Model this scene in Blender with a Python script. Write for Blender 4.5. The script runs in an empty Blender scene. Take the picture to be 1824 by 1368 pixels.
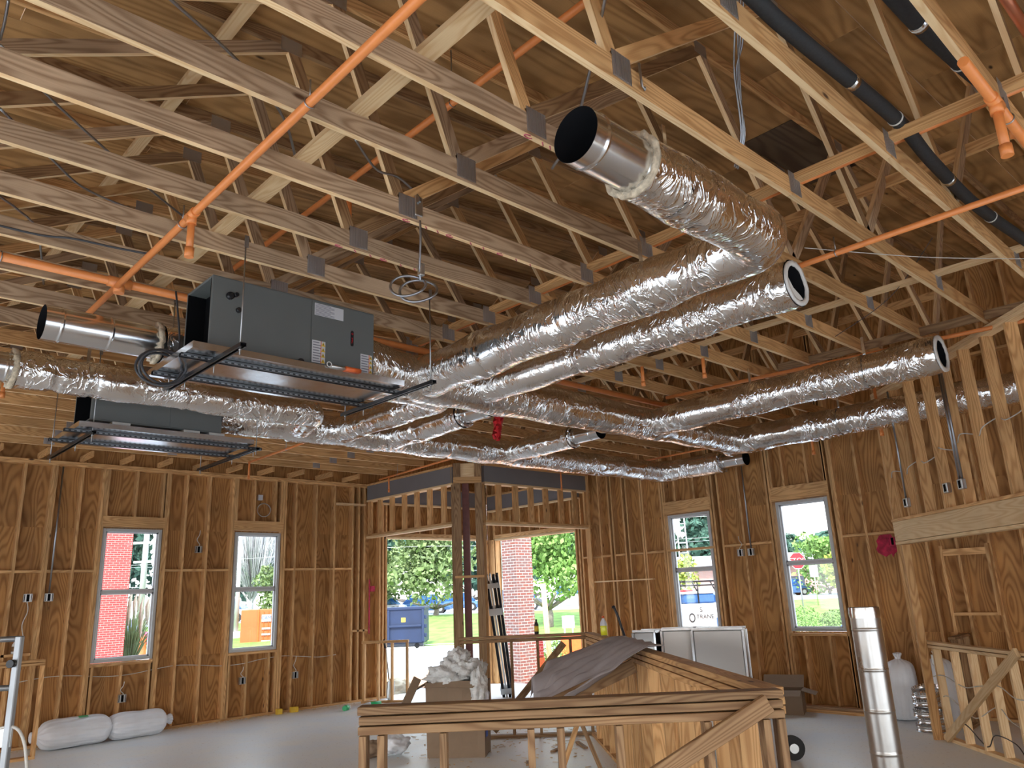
import bpy, bmesh, math, random
from mathutils import Vector, Matrix, noise
random.seed(7)
S = bpy.context.scene
COL = S.collection
PI = math.pi

# ---------------------------------------------------------------- camera, sky, exposure
S.view_settings.view_transform = 'Standard'
S.view_settings.look = 'None'
S.view_settings.gamma = 1.0
S.view_settings.use_curve_mapping = False
S.view_settings.exposure = 1.9
cam_d = bpy.data.cameras.new('camera')
cam_d.sensor_width = 36.0
cam_d.lens = 1368.068 / 1824 * 36
cam_d.clip_start = 0.05
cam_d.clip_end = 900
cam = bpy.data.objects.new('camera', cam_d)
COL.objects.link(cam)
cr = Vector((0.72993404, -0.68231206, -0.0405777))
cu = Vector((-0.15268181, -0.22062853, 0.96333344))
cf = Vector((0.66624662, 0.6969744, 0.26522092))
M = Matrix((cr, cu, -cf)).transposed().to_4x4()
M.translation = Vector((0, 0, 1.87))
cam.matrix_world = M
S.camera = cam

W = bpy.data.worlds.new('sky'); S.world = W; W.use_nodes = True
nt = W.node_tree; nt.nodes.clear()
wo = nt.nodes.new('ShaderNodeOutputWorld'); bg = nt.nodes.new('ShaderNodeBackground')
tc = nt.nodes.new('ShaderNodeTexCoord'); sp = nt.nodes.new('ShaderNodeSeparateXYZ')
rp = nt.nodes.new('ShaderNodeValToRGB')
nt.links.new(tc.outputs['Generated'], sp.inputs[0]); nt.links.new(sp.outputs['Z'], rp.inputs[0])
e = rp.color_ramp.elements
e[0].position = 0.0; e[0].color = (1.0, 0.99, 0.97, 1)
e[1].position = 0.55; e[1].color = (0.66, 0.82, 1.0, 1)
m_ = rp.color_ramp.elements.new(0.2); m_.color = (0.93, 0.97, 1.0, 1)
nt.links.new(rp.outputs[0], bg.inputs['Color']); nt.links.new(bg.outputs[0], wo.inputs[0])
bg.inputs['Strength'].default_value = 1.3
sun_d = bpy.data.lights.new('sun', 'SUN'); sun_d.energy = 2.6; sun_d.angle = math.radians(6); sun_d.color = (1, .95, .86)
sun = bpy.data.objects.new('sun', sun_d); COL.objects.link(sun)
sun.rotation_euler = Vector((.46, .44, -.77)).to_track_quat('-Z', 'Y').to_euler()

# ---------------------------------------------------------------- materials
def new_mat(name):
    m = bpy.data.materials.new(name); m.use_nodes = True
    t = m.node_tree; b = t.nodes['Principled BSDF']
    return m, t, b
def N(t, kind, **kw):
    n = t.nodes.new(kind)
    for k, v in kw.items(): setattr(n, k, v)
    return n
def mathn(t, op, a, b=None, c=None):
    n = t.nodes.new('ShaderNodeMath'); n.operation = op
    for i, v in enumerate((a, b, c)):
        if v is None: continue
        if hasattr(v, 'is_output'): t.links.new(v, n.inputs[i])
        else: n.inputs[i].default_value = v
    return n.outputs[0]
def plain(name, col, rough=.6, metal=0, noise_amt=.12, nscale=12, spec=.5, bump=0, bscale=40, trans=0):
    m, t, b = new_mat(name)
    co = N(t, 'ShaderNodeTexCoord')
    nz = N(t, 'ShaderNodeTexNoise'); nz.inputs['Scale'].default_value = nscale; nz.inputs['Detail'].default_value = 4
    t.links.new(co.outputs['Object'], nz.inputs['Vector'])
    r = N(t, 'ShaderNodeValToRGB')
    r.color_ramp.elements[0].position = .3; r.color_ramp.elements[1].position = .7
    r.color_ramp.elements[0].color = tuple(c * (1 - noise_amt) for c in col) + (1,)
    r.color_ramp.elements[1].color = tuple(min(1, c * (1 + noise_amt)) for c in col) + (1,)
    t.links.new(nz.outputs['Fac'], r.inputs[0]); t.links.new(r.outputs[0], b.inputs['Base Color'])
    b.inputs['Roughness'].default_value = rough; b.inputs['Metallic'].default_value = metal
    b.inputs['Specular IOR Level'].default_value = spec
    if trans: b.inputs['Transmission Weight'].default_value = trans
    if bump:
        n2 = N(t, 'ShaderNodeTexNoise'); n2.inputs['Scale'].default_value = bscale; n2.inputs['Detail'].default_value = 5
        t.links.new(co.outputs['Object'], n2.inputs['Vector'])
        bp = N(t, 'ShaderNodeBump'); bp.inputs['Strength'].default_value = bump; bp.inputs['Distance'].default_value = .02
        t.links.new(n2.outputs['Fac'], bp.inputs['Height']); t.links.new(bp.outputs[0], b.inputs['Normal'])
    return m
def wood(name, light, dark, su=.55, sv=5.0, rings=16, knots=True, rough=.62, knotc=(.10, .045, .02), stain=.25):
    """flat sawn lumber: contour lines of a noise field stretched along the board (uv: u along, v across, metres)"""
    m, t, b = new_mat(name)
    uv = N(t, 'ShaderNodeUVMap')
    mp = N(t, 'ShaderNodeMapping'); mp.inputs['Scale'].default_value = (su, sv, 1)
    t.links.new(uv.outputs[0], mp.inputs[0])
    n1 = N(t, 'ShaderNodeTexNoise'); n1.inputs['Scale'].default_value = 1.3; n1.inputs['Detail'].default_value = 1.5; n1.inputs['Roughness'].default_value = .35
    t.links.new(mp.outputs[0], n1.inputs['Vector'])
    s = mathn(t, 'SINE', mathn(t, 'MULTIPLY', n1.outputs['Fac'], rings * 2 * PI))
    s = mathn(t, 'MULTIPLY_ADD', s, .5, .5)
    s = mathn(t, 'POWER', s, 1.6)
    mp2 = N(t, 'ShaderNodeMapping'); mp2.inputs['Scale'].default_value = (3, 160, 1)
    t.links.new(uv.outputs[0], mp2.inputs[0])
    n2 = N(t, 'ShaderNodeTexNoise'); n2.inputs['Scale'].default_value = 1; n2.inputs['Detail'].default_value = 3
    t.links.new(mp2.outputs[0], n2.inputs['Vector'])
    f = mathn(t, 'MULTIPLY_ADD', n2.outputs['Fac'], .5, mathn(t, 'MULTIPLY', s, .62))
    r = N(t, 'ShaderNodeValToRGB')
    r.color_ramp.elements[0].position = .18; r.color_ramp.elements[0].color = light + (1,)
    r.color_ramp.elements[1].position = .95; r.color_ramp.elements[1].color = dark + (1,)
    t.links.new(f, r.inputs[0])
    col = r.outputs[0]
    # big soft stains
    n3 = N(t, 'ShaderNodeTexNoise'); n3.inputs['Scale'].default_value = 1.6; n3.inputs['Detail'].default_value = 3
    t.links.new(uv.outputs[0], n3.inputs['Vector'])
    mr = N(t, 'ShaderNodeMapRange'); mr.inputs[1].default_value = .35; mr.inputs[2].default_value = .75
    mr.inputs[3].default_value = 1.0 + stain * .4; mr.inputs[4].default_value = 1.0 - stain
    t.links.new(n3.outputs['Fac'], mr.inputs[0])
    oi = N(t, 'ShaderNodeObjectInfo')
    v = mathn(t, 'MULTIPLY', mr.outputs[0], mathn(t, 'MULTIPLY_ADD', oi.outputs['Random'], .3, .85))
    hs = N(t, 'ShaderNodeHueSaturation'); t.links.new(col, hs.inputs['Color']); t.links.new(v, hs.inputs['Value'])
    col = hs.outputs[0]
    if knots:
        mp3 = N(t, 'ShaderNodeMapping'); mp3.inputs['Scale'].default_value = (2.1, 5.5, 1)
        t.links.new(uv.outputs[0], mp3.inputs[0])
        vo = N(t, 'ShaderNodeTexVoronoi'); vo.inputs['Scale'].default_value = 1; vo.inputs['Randomness'].default_value = 1
        t.links.new(mp3.outputs[0], vo.inputs['Vector'])
        k = N(t, 'ShaderNodeMapRange'); k.inputs[1].default_value = .05; k.inputs[2].default_value = .11; k.inputs[3].default_value = 1; k.inputs[4].default_value = 0
        t.links.new(vo.outputs['Distance'], k.inputs[0])
        sc = N(t, 'ShaderNodeSeparateColor'); t.links.new(vo.outputs['Color'], sc.inputs[0])
        gate = mathn(t, 'GREATER_THAN', sc.outputs[0], .72)
        mx = N(t, 'ShaderNodeMix', data_type='RGBA'); t.links.new(mathn(t, 'MULTIPLY', k.outputs[0], gate), mx.inputs[0])
        t.links.new(col, mx.inputs[6]); mx.inputs[7].default_value = knotc + (1,)
        col = mx.outputs[2]
    t.links.new(col, b.inputs['Base Color'])
    b.inputs['Roughness'].default_value = rough; b.inputs['Specular IOR Level'].default_value = .3
    bp = N(t, 'ShaderNodeBump'); bp.inputs['Strength'].default_value = .15; bp.inputs['Distance'].default_value = .004
    t.links.new(f, bp.inputs['Height']); t.links.new(bp.outputs[0], b.inputs['Normal'])
    return m
MAT = {}
MAT['lumber'] = wood('pine_lumber', (.72, .43, .19), (.49, .25, .095))
MAT['lumber_grey'] = wood('weathered_pine', (.53, .37, .235), (.30, .185, .105))
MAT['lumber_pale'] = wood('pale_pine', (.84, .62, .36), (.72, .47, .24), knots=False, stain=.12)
MAT['lumber_dark'] = wood('shaded_old_pine', (.36, .22, .11), (.21, .11, .05))
MAT['ply'] = wood('wall_plywood', (.50, .26, .09), (.29, .13, .04), su=.45, sv=2.2, rings=20, stain=.3)
MAT['deck'] = wood('roof_plywood', (.44, .25, .10), (.28, .145, .05), su=.35, sv=2.6, rings=9, stain=.45, knotc=(.05, .025, .01))

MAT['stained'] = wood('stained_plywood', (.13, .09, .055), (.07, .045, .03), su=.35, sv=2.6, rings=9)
def brick_mat(name, c1, c2, mortar, w=.2, h=.0675, msize=.09):
    m, t, b = new_mat(name)
    uv = N(t, 'ShaderNodeUVMap')
    br = N(t, 'ShaderNodeTexBrick'); br.inputs['Scale'].default_value = 1
    br.inputs['Brick Width'].default_value = w; br.inputs['Row Height'].default_value = h
    br.inputs['Mortar Size'].default_value = .007
    br.inputs['Color1'].default_value = c1 + (1,); br.inputs['Color2'].default_value = c2 + (1,); br.inputs['Mortar'].default_value = mortar + (1,)
    t.links.new(uv.outputs[0], br.inputs['Vector']); t.links.new(br.outputs['Color'], b.inputs['Base Color'])
    b.inputs['Roughness'].default_value = .85
    return m
MAT['brick_red'] = brick_mat('red_brick', (.42, .05, .045), (.36, .04, .04), (.55, .28, .24))
MAT['brick_brown'] = brick_mat('brown_brick', (.42, .14, .10), (.30, .17, .15), (.78, .7, .62))

def foil_mat():
    m, t, b = new_mat('foil_jacket')
    co = N(t, 'ShaderNodeTexCoord'); uv = N(t, 'ShaderNodeUVMap')
    b.inputs['Base Color'].default_value = (.90, .89, .88, 1); b.inputs['Metallic'].default_value = 1
    b.inputs['Roughness'].default_value = .15
    # creases that mostly run round the jacket: noise squeezed along the duct
    nd = N(t, 'ShaderNodeTexNoise'); nd.inputs['Scale'].default_value = 4; nd.inputs['Detail'].default_value = 2
    t.links.new(co.outputs['Object'], nd.inputs['Vector'])
    mp = N(t, 'ShaderNodeMapping'); mp.inputs['Scale'].default_value = (16, 7, 1); t.links.new(uv.outputs[0], mp.inputs[0])
    va = N(t, 'ShaderNodeVectorMath'); va.operation = 'MULTIPLY_ADD'
    t.links.new(nd.outputs['Color'], va.inputs[0]); va.inputs[1].default_value = (5, 3, 2); t.links.new(mp.outputs[0], va.inputs[2])
    n1 = N(t, 'ShaderNodeTexNoise'); n1.inputs['Scale'].default_value = 1; n1.inputs['Detail'].default_value = 3; n1.inputs['Roughness'].default_value = .5; t.links.new(va.outputs[0], n1.inputs['Vector'])
    ridge = mathn(t, 'POWER', mathn(t, 'SUBTRACT', 1.0, mathn(t, 'MULTIPLY', mathn(t, 'ABSOLUTE', mathn(t, 'SUBTRACT', n1.outputs['Fac'], .5)), 4.0)), 3.0)
    # where the jacket is rumpled
    n2 = N(t, 'ShaderNodeTexNoise'); n2.inputs['Scale'].default_value = 2.6; n2.inputs['Detail'].default_value = 2; t.links.new(co.outputs['Object'], n2.inputs['Vector'])
    mk = N(t, 'ShaderNodeMapRange'); mk.inputs[1].default_value = .42; mk.inputs[2].default_value = .62; mk.inputs[3].default_value = .18; mk.inputs[4].default_value = 1.0
    t.links.new(n2.outputs['Fac'], mk.inputs[0])
    n3 = N(t, 'ShaderNodeTexNoise'); n3.inputs['Scale'].default_value = 45; n3.inputs['Detail'].default_value = 2; t.links.new(co.outputs['Object'], n3.inputs['Vector'])
    h = mathn(t, 'MULTIPLY_ADD', mathn(t, 'MULTIPLY', ridge, mk.outputs[0]), 1.0, mathn(t, 'MULTIPLY', n3.outputs['Fac'], .12))
    bp = N(t, 'ShaderNodeBump'); bp.inputs['Strength'].default_value = .8; bp.inputs['Distance'].default_value = .010
    t.links.new(h, bp.inputs['Height']); t.links.new(bp.outputs[0], b.inputs['Normal'])
    return m
MAT['foil'] = foil_mat()
def metal(name, col, rough, bump=.02, brushed=False):
    m, t, b = new_mat(name)
    co = N(t, 'ShaderNodeTexCoord')
    b.inputs['Base Color'].default_value = col + (1,); b.inputs['Metallic'].default_value = 1
    nz = N(t, 'ShaderNodeTexNoise'); nz.inputs['Scale'].default_value = 7; nz.inputs['Detail'].default_value = 3
    t.links.new(co.outputs['Object'], nz.inputs['Vector'])
    mr = N(t, 'ShaderNodeMapRange'); mr.inputs[3].default_value = rough * .7; mr.inputs[4].default_value = rough * 1.35
    t.links.new(nz.outputs['Fac'], mr.inputs[0]); t.links.new(mr.outputs[0], b.inputs['Roughness'])
    if bump:
        bp = N(t, 'ShaderNodeBump'); bp.inputs['Strength'].default_value = bump; bp.inputs['Distance'].default_value = .02
        t.links.new(nz.outputs['Fac'], bp.inputs['Height']); t.links.new(bp.outputs[0], b.inputs['Normal'])
    return m
MAT['galv'] = metal('galvanized_steel', (.72, .73, .74), .2, .06)
MAT['galv_dull'] = metal('brushed_galvanized', (.50, .49, .47), .3, .03)
MAT['gusset'] = metal('gusset_steel', (.52, .52, .53), .5, .3)
MAT['strut'] = metal('dark_strut_steel', (.10, .105, .11), .35)
def slotted_mat():
    m, t, b = new_mat('slotted_strip'); uv = N(t, 'ShaderNodeUVMap'); sx = N(t, 'ShaderNodeSeparateXYZ'); t.links.new(uv.outputs[0], sx.inputs[0])
    f = mathn(t, 'GREATER_THAN', mathn(t, 'FRACT', mathn(t, 'DIVIDE', sx.outputs[0], .05)), .55)
    mx = N(t, 'ShaderNodeMix', data_type='RGBA'); t.links.new(f, mx.inputs[0]); mx.inputs[6].default_value = (.26, .27, .28, 1); mx.inputs[7].default_value = (.02, .02, .022, 1)
    t.links.new(mx.outputs[2], b.inputs['Base Color']); b.inputs['Roughness'].default_value = .45; b.inputs['Metallic'].default_value = .5
    return m
MAT['slotted'] = slotted_mat()
MAT['rod'] = metal('threaded_rod_steel', (.42, .42, .42), .4)
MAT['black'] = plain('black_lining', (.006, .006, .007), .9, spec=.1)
MAT['cabinet'] = plain('cabinet_grey', (.135, .145, .14), .5, noise_amt=.04, nscale=3)
MAT['insulation'] = plain('fibre_insulation', (.62, .52, .38), .95, noise_amt=.3, nscale=30, bump=.6, bscale=60)
MAT['white_rim'] = plain('white_liner', (.72, .70, .66), .8, noise_amt=.08)
MAT['cpvc'] = plain('orange_plastic_pipe', (.80, .27, .075), .38, noise_amt=.05)
MAT['rubber'] = plain('black_foam_tube', (.022, .024, .026), .75, noise_amt=.2, nscale=60)
MAT['copper'] = metal('copper', (.75, .32, .2), .3)
MAT['cable'] = metal('metal_clad_cable', (.38, .40, .43), .35)
MAT['cable_white'] = plain('white_cable', (.62, .60, .55), .5)
MAT['cable_dark'] = plain('dark_cable', (.05, .05, .055), .5)
MAT['steelbox'] = metal('steel_box', (.62, .63, .62), .35)
MAT['panel_foil'] = metal('dull_foil_panel', (.50, .49, .47), .32, .05)
MAT['grey_board'] = plain('grey_beam_wrap', (.19, .175, .175), .8, noise_amt=.06, nscale=2)
MAT['red_steel'] = plain('red_oxide_steel', (.15, .045, .035), .55, noise_amt=.15)
MAT['vinyl'] = plain('window_vinyl', (.50, .50, .49), .4, noise_amt=.03)
MAT['card'] = plain('cardboard', (.27, .185, .12), .85, noise_amt=.07, nscale=5)
MAT['plastic_white'] = plain('white_plastic_sack', (.80, .82, .86), .32, noise_amt=.05, nscale=4, bump=.25, bscale=14)
MAT['fluff'] = plain('white_fibre_fluff', (.80, .80, .78), .9, noise_amt=.08, nscale=25, bump=.7, bscale=35)
MAT['paper'] = plain('grey_kraft_paper', (.38, .34, .34), .8, noise_amt=.08, nscale=3, bump=.2, bscale=8)
MAT['white_label'] = plain('white_label', (.62, .62, .64), .5, noise_amt=.02)
MAT['print'] = plain('label_print', (.20, .20, .24), .6, noise_amt=.1)
MAT['yellow'] = plain('warning_yellow', (.75, .5, .05), .5)
MAT['orange'] = plain('safety_orange', (.7, .13, .03), .45)
MAT['red'] = plain('red_plastic', (.65, .015, .02), .5)
MAT['pink'] = plain('pink_crayon', (.55, .10, .16), .7)
MAT['spray'] = plain('magenta_spray_paint', (.45, .015, .06), .7, noise_amt=.4, nscale=14)
MAT['black_gloss'] = plain('black_plastic', (.012, .012, .014), .35)
MAT['green'] = plain('green_plastic', (.03, .45, .16), .4)
MAT['drink'] = plain('yellow_drink', (.85, .85, .05), .2)
MAT['alu_dark'] = metal('dark_anodised_aluminium', (.03, .03, .033), .35)
MAT['alu'] = metal('scaffold_aluminium', (.33, .34, .35), .45)
MAT['cyan'] = plain('cyan_sheathing', (.16, .60, .70), .6)
MAT['asphalt'] = plain('pale_asphalt', (.36, .39, .43), .9, noise_amt=.1, nscale=.5)
MAT['concrete'] = plain('curb_concrete', (.55, .52, .47), .9)
MAT['grass'] = plain('lawn_grass', (.14, .25, .045), .95, noise_amt=.35, nscale=1.5, bump=.5, bscale=20)
MAT['dirt'] = plain('red_clay', (.55, .28, .16), .95, noise_amt=.3, nscale=3)
MAT['bark'] = plain('tree_bark', (.20, .17, .15), .9, noise_amt=.3)
MAT['leaf_a'] = plain('fresh_leaf', (.17, .30, .07), .7, noise_amt=.35, nscale=1.2)
MAT['leaf_b'] = plain('olive_leaf', (.15, .21, .08), .7, noise_amt=.4, nscale=1.2)
MAT['leaf_c'] = plain('deep_leaf', (.05, .12, .085), .8, noise_amt=.4, nscale=.6)
MAT['leaf_y'] = plain('yellow_leaf', (.30, .36, .05), .7, noise_amt=.3, nscale=1.2)
MAT['twig'] = plain('bare_twig', (.42, .42, .44), .8)
MAT['plume'] = plain('grass_plume', (.45, .40, .3), .9)
MAT['navy'] = plain('navy_dumpster_paint', (.008, .02, .06), .5, noise_amt=.15, nscale=2)
MAT['container'] = plain('orange_container_paint', (.50, .12, .035), .55, noise_amt=.08, nscale=2)
MAT['magenta'] = plain('magenta_car_paint', (.45, .02, .12), .25)
MAT['car_white'] = plain('white_car_paint', (.50, .52, .54), .25, noise_amt=.02)
MAT['car_blue'] = plain('blue_car_paint', (.05, .12, .25), .25)
MAT['car_dark'] = plain('dark_car_paint', (.06, .07, .09), .25)
MAT['car_glass'] = plain('tinted_glass', (.03, .10, .28), .1)
MAT['tyre'] = plain('tyre_rubber', (.02, .02, .02), .8)
MAT['stop_red'] = plain('sign_red', (.5, .01, .02), .5, noise_amt=.02)
MAT['sign_white'] = plain('sign_white', (.45, .45, .43), .6, noise_amt=.02)
MAT['blue_print'] = plain('blue_print', (.04, .10, .42), .5)
MAT['glass'], _t, _b = new_mat('window_glass')
_t.nodes.clear()
_o = _t.nodes.new('ShaderNodeOutputMaterial'); _mx = _t.nodes.new('ShaderNodeMixShader'); _tr = _t.nodes.new('ShaderNodeBsdfTransparent'); _g = _t.nodes.new('ShaderNodeBsdfGlossy')
_tr.inputs[0].default_value = (.97, .98, .98, 1); _g.inputs['Roughness'].default_value = .02; _mx.inputs[0].default_value = .05
_t.links.new(_tr.outputs[0], _mx.inputs[1]); _t.links.new(_g.outputs[0], _mx.inputs[2]); _t.links.new(_mx.outputs[0], _o.inputs[0])

def floor_mat():
    m, t, b = new_mat('dusty_concrete_slab')
    co = N(t, 'ShaderNodeTexCoord')
    n1 = N(t, 'ShaderNodeTexNoise'); n1.inputs['Scale'].default_value = .9; n1.inputs['Detail'].default_value = 7; n1.inputs['Roughness'].default_value = .6
    t.links.new(co.outputs['Object'], n1.inputs['Vector'])
    r = N(t, 'ShaderNodeValToRGB')
    r.color_ramp.elements[0].position = .3; r.color_ramp.elements[0].color = (.76, .82, .88, 1)
    r.color_ramp.elements[1].position = .68; r.color_ramp.elements[1].color = (.88, .86, .80, 1)
    t.links.new(n1.outputs['Fac'], r.inputs[0])
    n2 = N(t, 'ShaderNodeTexNoise'); n2.inputs['Scale'].default_value = 25; n2.inputs['Detail'].default_value = 5
    t.links.new(co.outputs['Object'], n2.inputs['Vector'])
    k = N(t, 'ShaderNodeMapRange'); k.inputs[1].default_value = .62; k.inputs[2].default_value = .72
    t.links.new(n2.outputs['Fac'], k.inputs[0])
    mx = N(t, 'ShaderNodeMix', data_type='RGBA'); t.links.new(mathn(t, 'MULTIPLY', k.outputs[0], .45), mx.inputs[0]); t.links.new(r.outputs[0], mx.inputs[6]); mx.inputs[7].default_value = (.40, .27, .15, 1)
    t.links.new(mx.outputs[2], b.inputs['Base Color'])
    mr = N(t, 'ShaderNodeMapRange'); mr.inputs[3].default_value = .28; mr.inputs[4].default_value = .6
    t.links.new(n1.outputs['Fac'], mr.inputs[0]); t.links.new(mr.outputs[0], b.inputs['Roughness'])
    return m
MAT['floor'] = floor_mat()

# ---------------------------------------------------------------- mesh helpers
class MB:
    def __init__(s): s.v = []; s.f = []; s.uv = []; s.mi = []; s.sm = []
    def quad(s, idx, uvs, mi=0, sm=False):
        s.f.append(idx); s.uv.append(uvs); s.mi.append(mi); s.sm.append(sm)
    def board(s, a, b, w, t, up=(0, 0, 1), mi=0, mi2=None):
        """box from a to b (centre line); w = size along 'up', t = size across"""
        a = Vector(a); b = Vector(b); d = b - a; L = d.length; d.normalize()
        u = Vector(up); u = (u - d * u.dot(d)); u.normalize(); n = d.cross(u)
        o = len(s.v); ru = random.uniform(0, 50); rv = random.uniform(0, 50)
        for x in (0, L):
            for y in (-w / 2, w / 2):
                for z in (-t / 2, t / 2):
                    s.v.append(a + d * x + u * y + n * z)
        def q(i, f, mi=mi):
            uvs = []
            for k in i:
                x = L if k & 4 else 0; y = (w / 2 if k & 2 else -w / 2); z = (t / 2 if k & 1 else -t / 2)
                uvs.append(f(x, y, z))
            s.quad([o + k for k in i], uvs, mi)
        A = lambda x, y, z: (ru + x, rv + y + 0); B = lambda x, y, z: (ru + x, rv + z + w / 2 + t / 2)
        C = lambda x, y, z: (ru + y * 3, rv + z * 3 + 9)
        q((1, 3, 7, 5), A); q((0, 4, 6, 2), A); q((2, 6, 7, 3), B, mi if mi2 is None else mi2); q((0, 1, 5, 4), B, mi if mi2 is None else mi2)
        q((0, 2, 3, 1), C); q((4, 5, 7, 6), C)
        return s
    def box(s, x0, x1, y0, y1, z0, z1, ax='z', mi=0):
        cx, cy, cz = (x0 + x1) / 2, (y0 + y1) / 2, (z0 + z1) / 2
        if ax == 'z': return s.board((cx, cy, z0), (cx, cy, z1), y1 - y0, x1 - x0, (0, 1, 0), mi)
        if ax == 'x': return s.board((x0, cy, cz), (x1, cy, cz), z1 - z0, y1 - y0, (0, 0, 1), mi)
        return s.board((cx, y0, cz), (cx, y1, cz), z1 - z0, x1 - x0, (0, 0, 1), mi)
    def sheet(s, p, mi=0, uv=None):
        o = len(s.v); s.v += [Vector(q) for q in p]
        s.quad(list(range(o, o + len(p))), uv or [(q[0], q[1]) for q in p], mi)
    def ring(s, rings, close=True, mi=0, sm=True, cap0=False, cap1=False):
        o = len(s.v); n = len(rings[0])
        for r in rings: s.v += [Vector(p) for p in r]
        L = 0
        for i in range(len(rings) - 1):
            d = (Vector(rings[i + 1][0]) - Vector(rings[i][0])).length
            for j in range(n if close else n - 1):
                k = (j + 1) % n
                s.quad([o + i * n + j, o + i * n + k, o + (i + 1) * n + k, o + (i + 1) * n + j],
                       [(L, j / n), (L, (j + 1) / n), (L + d, (j + 1) / n), (L + d, j / n)], mi, sm)
            L += d
        if cap0: s.quad([o + j for j in reversed(range(n))], [(0, 0)] * n, mi)
        if cap1: s.quad([o + (len(rings) - 1) * n + j for j in range(n)], [(0, 0)] * n, mi)
        return s
    def tube(s, pts, r, n=12, mi=0, caps=True, sm=True, rf=None):
        pts = [Vector(p) for p in pts]; rings = []
        prev = None
        for i, p in enumerate(pts):
            d = (pts[min(i + 1, len(pts) - 1)] - pts[max(i - 1, 0)]).normalized()
            if prev is None:
                u = Vector((0, 0, 1)) if abs(d.z) < .9 else Vector((1, 0, 0))
            else: u = prev
            u = (u - d * u.dot(d)).normalized(); w = d.cross(u); prev = u
            rr = rf(i, p) if rf else (r[i] if isinstance(r, (list, tuple)) else r)
            rings.append([p + (u * math.cos(2 * PI * j / n) + w * math.sin(2 * PI * j / n)) * rr for j in range(n)])
        return s.ring(rings, True, mi, sm, caps, caps)
    def lathe(s, prof, c=(0, 0, 0), n=24, mi=0, axis='z'):
        rings = []
        for r, h in prof:
            ring = []
            for j in range(n):
                a = 2 * PI * j / n; x, y = r * math.cos(a), r * math.sin(a)
                p = {'z': (x, y, h), 'x': (h, x, y), 'y': (y, h, x)}[axis]
                ring.append(Vector(c) + Vector(p))
            rings.append(ring)
        return s.ring(rings, True, mi, True, True, True)
    def build(s, name, mats, parent=None, origin=None, bevel=0):
        me = bpy.data.meshes.new(name)
        off = origin if origin is not None else (parent['_o'] if parent is not None else (0, 0, 0))
        off = Vector(off)
        me.from_pydata([v - off for v in s.v], [], s.f)
        uvl = me.uv_layers.new(name='UVMap'); i = 0
        for u in s.uv:
            for c in u: uvl.data[i].uv = c; i += 1
        if not isinstance(mats, (list, tuple)): mats = [mats]
        for m in mats: me.materials.append(MAT[m] if isinstance(m, str) else m)
        me.polygons.foreach_set('material_index', s.mi)
        me.polygons.foreach_set('use_smooth', s.sm)
        me.update()
        o = bpy.data.objects.new(name, me); COL.objects.link(o)
        if parent is not None: o.parent = parent
        else: o.location = off
        o['_o'] = tuple(off)
        if bevel:
            b = o.modifiers.new('bevel', 'BEVEL'); b.width = bevel; b.segments = 1; b.limit_method = 'ANGLE'
        return o
ALL = []
def thing(name, label, cat, loc=(0, 0, 0), group=None, kind=None):
    o = bpy.data.objects.new(name, None); COL.objects.link(o); o.location = loc
    o.empty_display_size = .1
    o['_o'] = tuple(loc)
    if label: o['label'] = label
    if cat: o['category'] = cat
    if group: o['group'] = group
    if kind: o['kind'] = kind
    return o
def tag(o, label, cat, group=None, kind=None):
    o['label'] = label; o['category'] = cat
    if group: o['group'] = group
    if kind: o['kind'] = kind
    return o
def bez(pts, n=8):
    """catmull-rom through the points"""
    P = [Vector(p) for p in pts]; out = []
    for i in range(len(P) - 1):
        p0 = P[max(i - 1, 0)]; p1 = P[i]; p2 = P[i + 1]; p3 = P[min(i + 2, len(P) - 1)]
        for k in range(n):
            t = k / n
            out.append(.5 * ((2 * p1) + (-p0 + p2) * t + (2 * p0 - 5 * p1 + 4 * p2 - p3) * t * t + (-p0 + 3 * p1 - 3 * p2 + p3) * t ** 3))
    out.append(P[-1]); return out
def text_part(name, txt, size, mat, origin, xdir, ydir, parent, extrude=.0005, align='CENTER'):
    c = bpy.data.curves.new(name, 'FONT'); c.body = txt; c.size = size; c.extrude = extrude
    c.align_x = align; c.align_y = 'CENTER'
    tmp = bpy.data.objects.new(name, c); COL.objects.link(tmp)
    dg = bpy.context.evaluated_depsgraph_get()
    me = bpy.data.meshes.new_from_object(tmp.evaluated_get(dg))
    bpy.data.objects.remove(tmp)
    x = Vector(xdir).normalized(); y = Vector(ydir).normalized(); z = x.cross(y)
    Mx = Matrix((x, y, z)).transposed().to_4x4(); Mx.translation = Vector(origin) - Vector(parent['_o'])
    me.transform(Mx); me.materials.clear(); me.materials.append(MAT[mat])
    o = bpy.data.objects.new(name, me); COL.objects.link(o); o.parent = parent; o['_o'] = parent['_o']
    return o

# ================================================================= SHELL
YA, XB = 13.8, 12.17          # stud faces of the two far walls
SD = .14                      # stud depth
TOPA = 4.245
ZC, ZCT = 4.325, 4.46         # bottom chords
def top_z(x): return 5.75 + .056 * (x - 2.17)

# floor slab
fl = MB(); fl.box(-3.2, 12.4, -4.5, 14.05, -.25, 0, 'x')
o = fl.build('floor', 'floor'); o['kind'] = 'structure'

def wall_board(parent, name, *a, mat='lumber', ax='z'):
    m = MB(); m.box(*a, ax=ax); return m.build(name, mat, parent)
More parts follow.
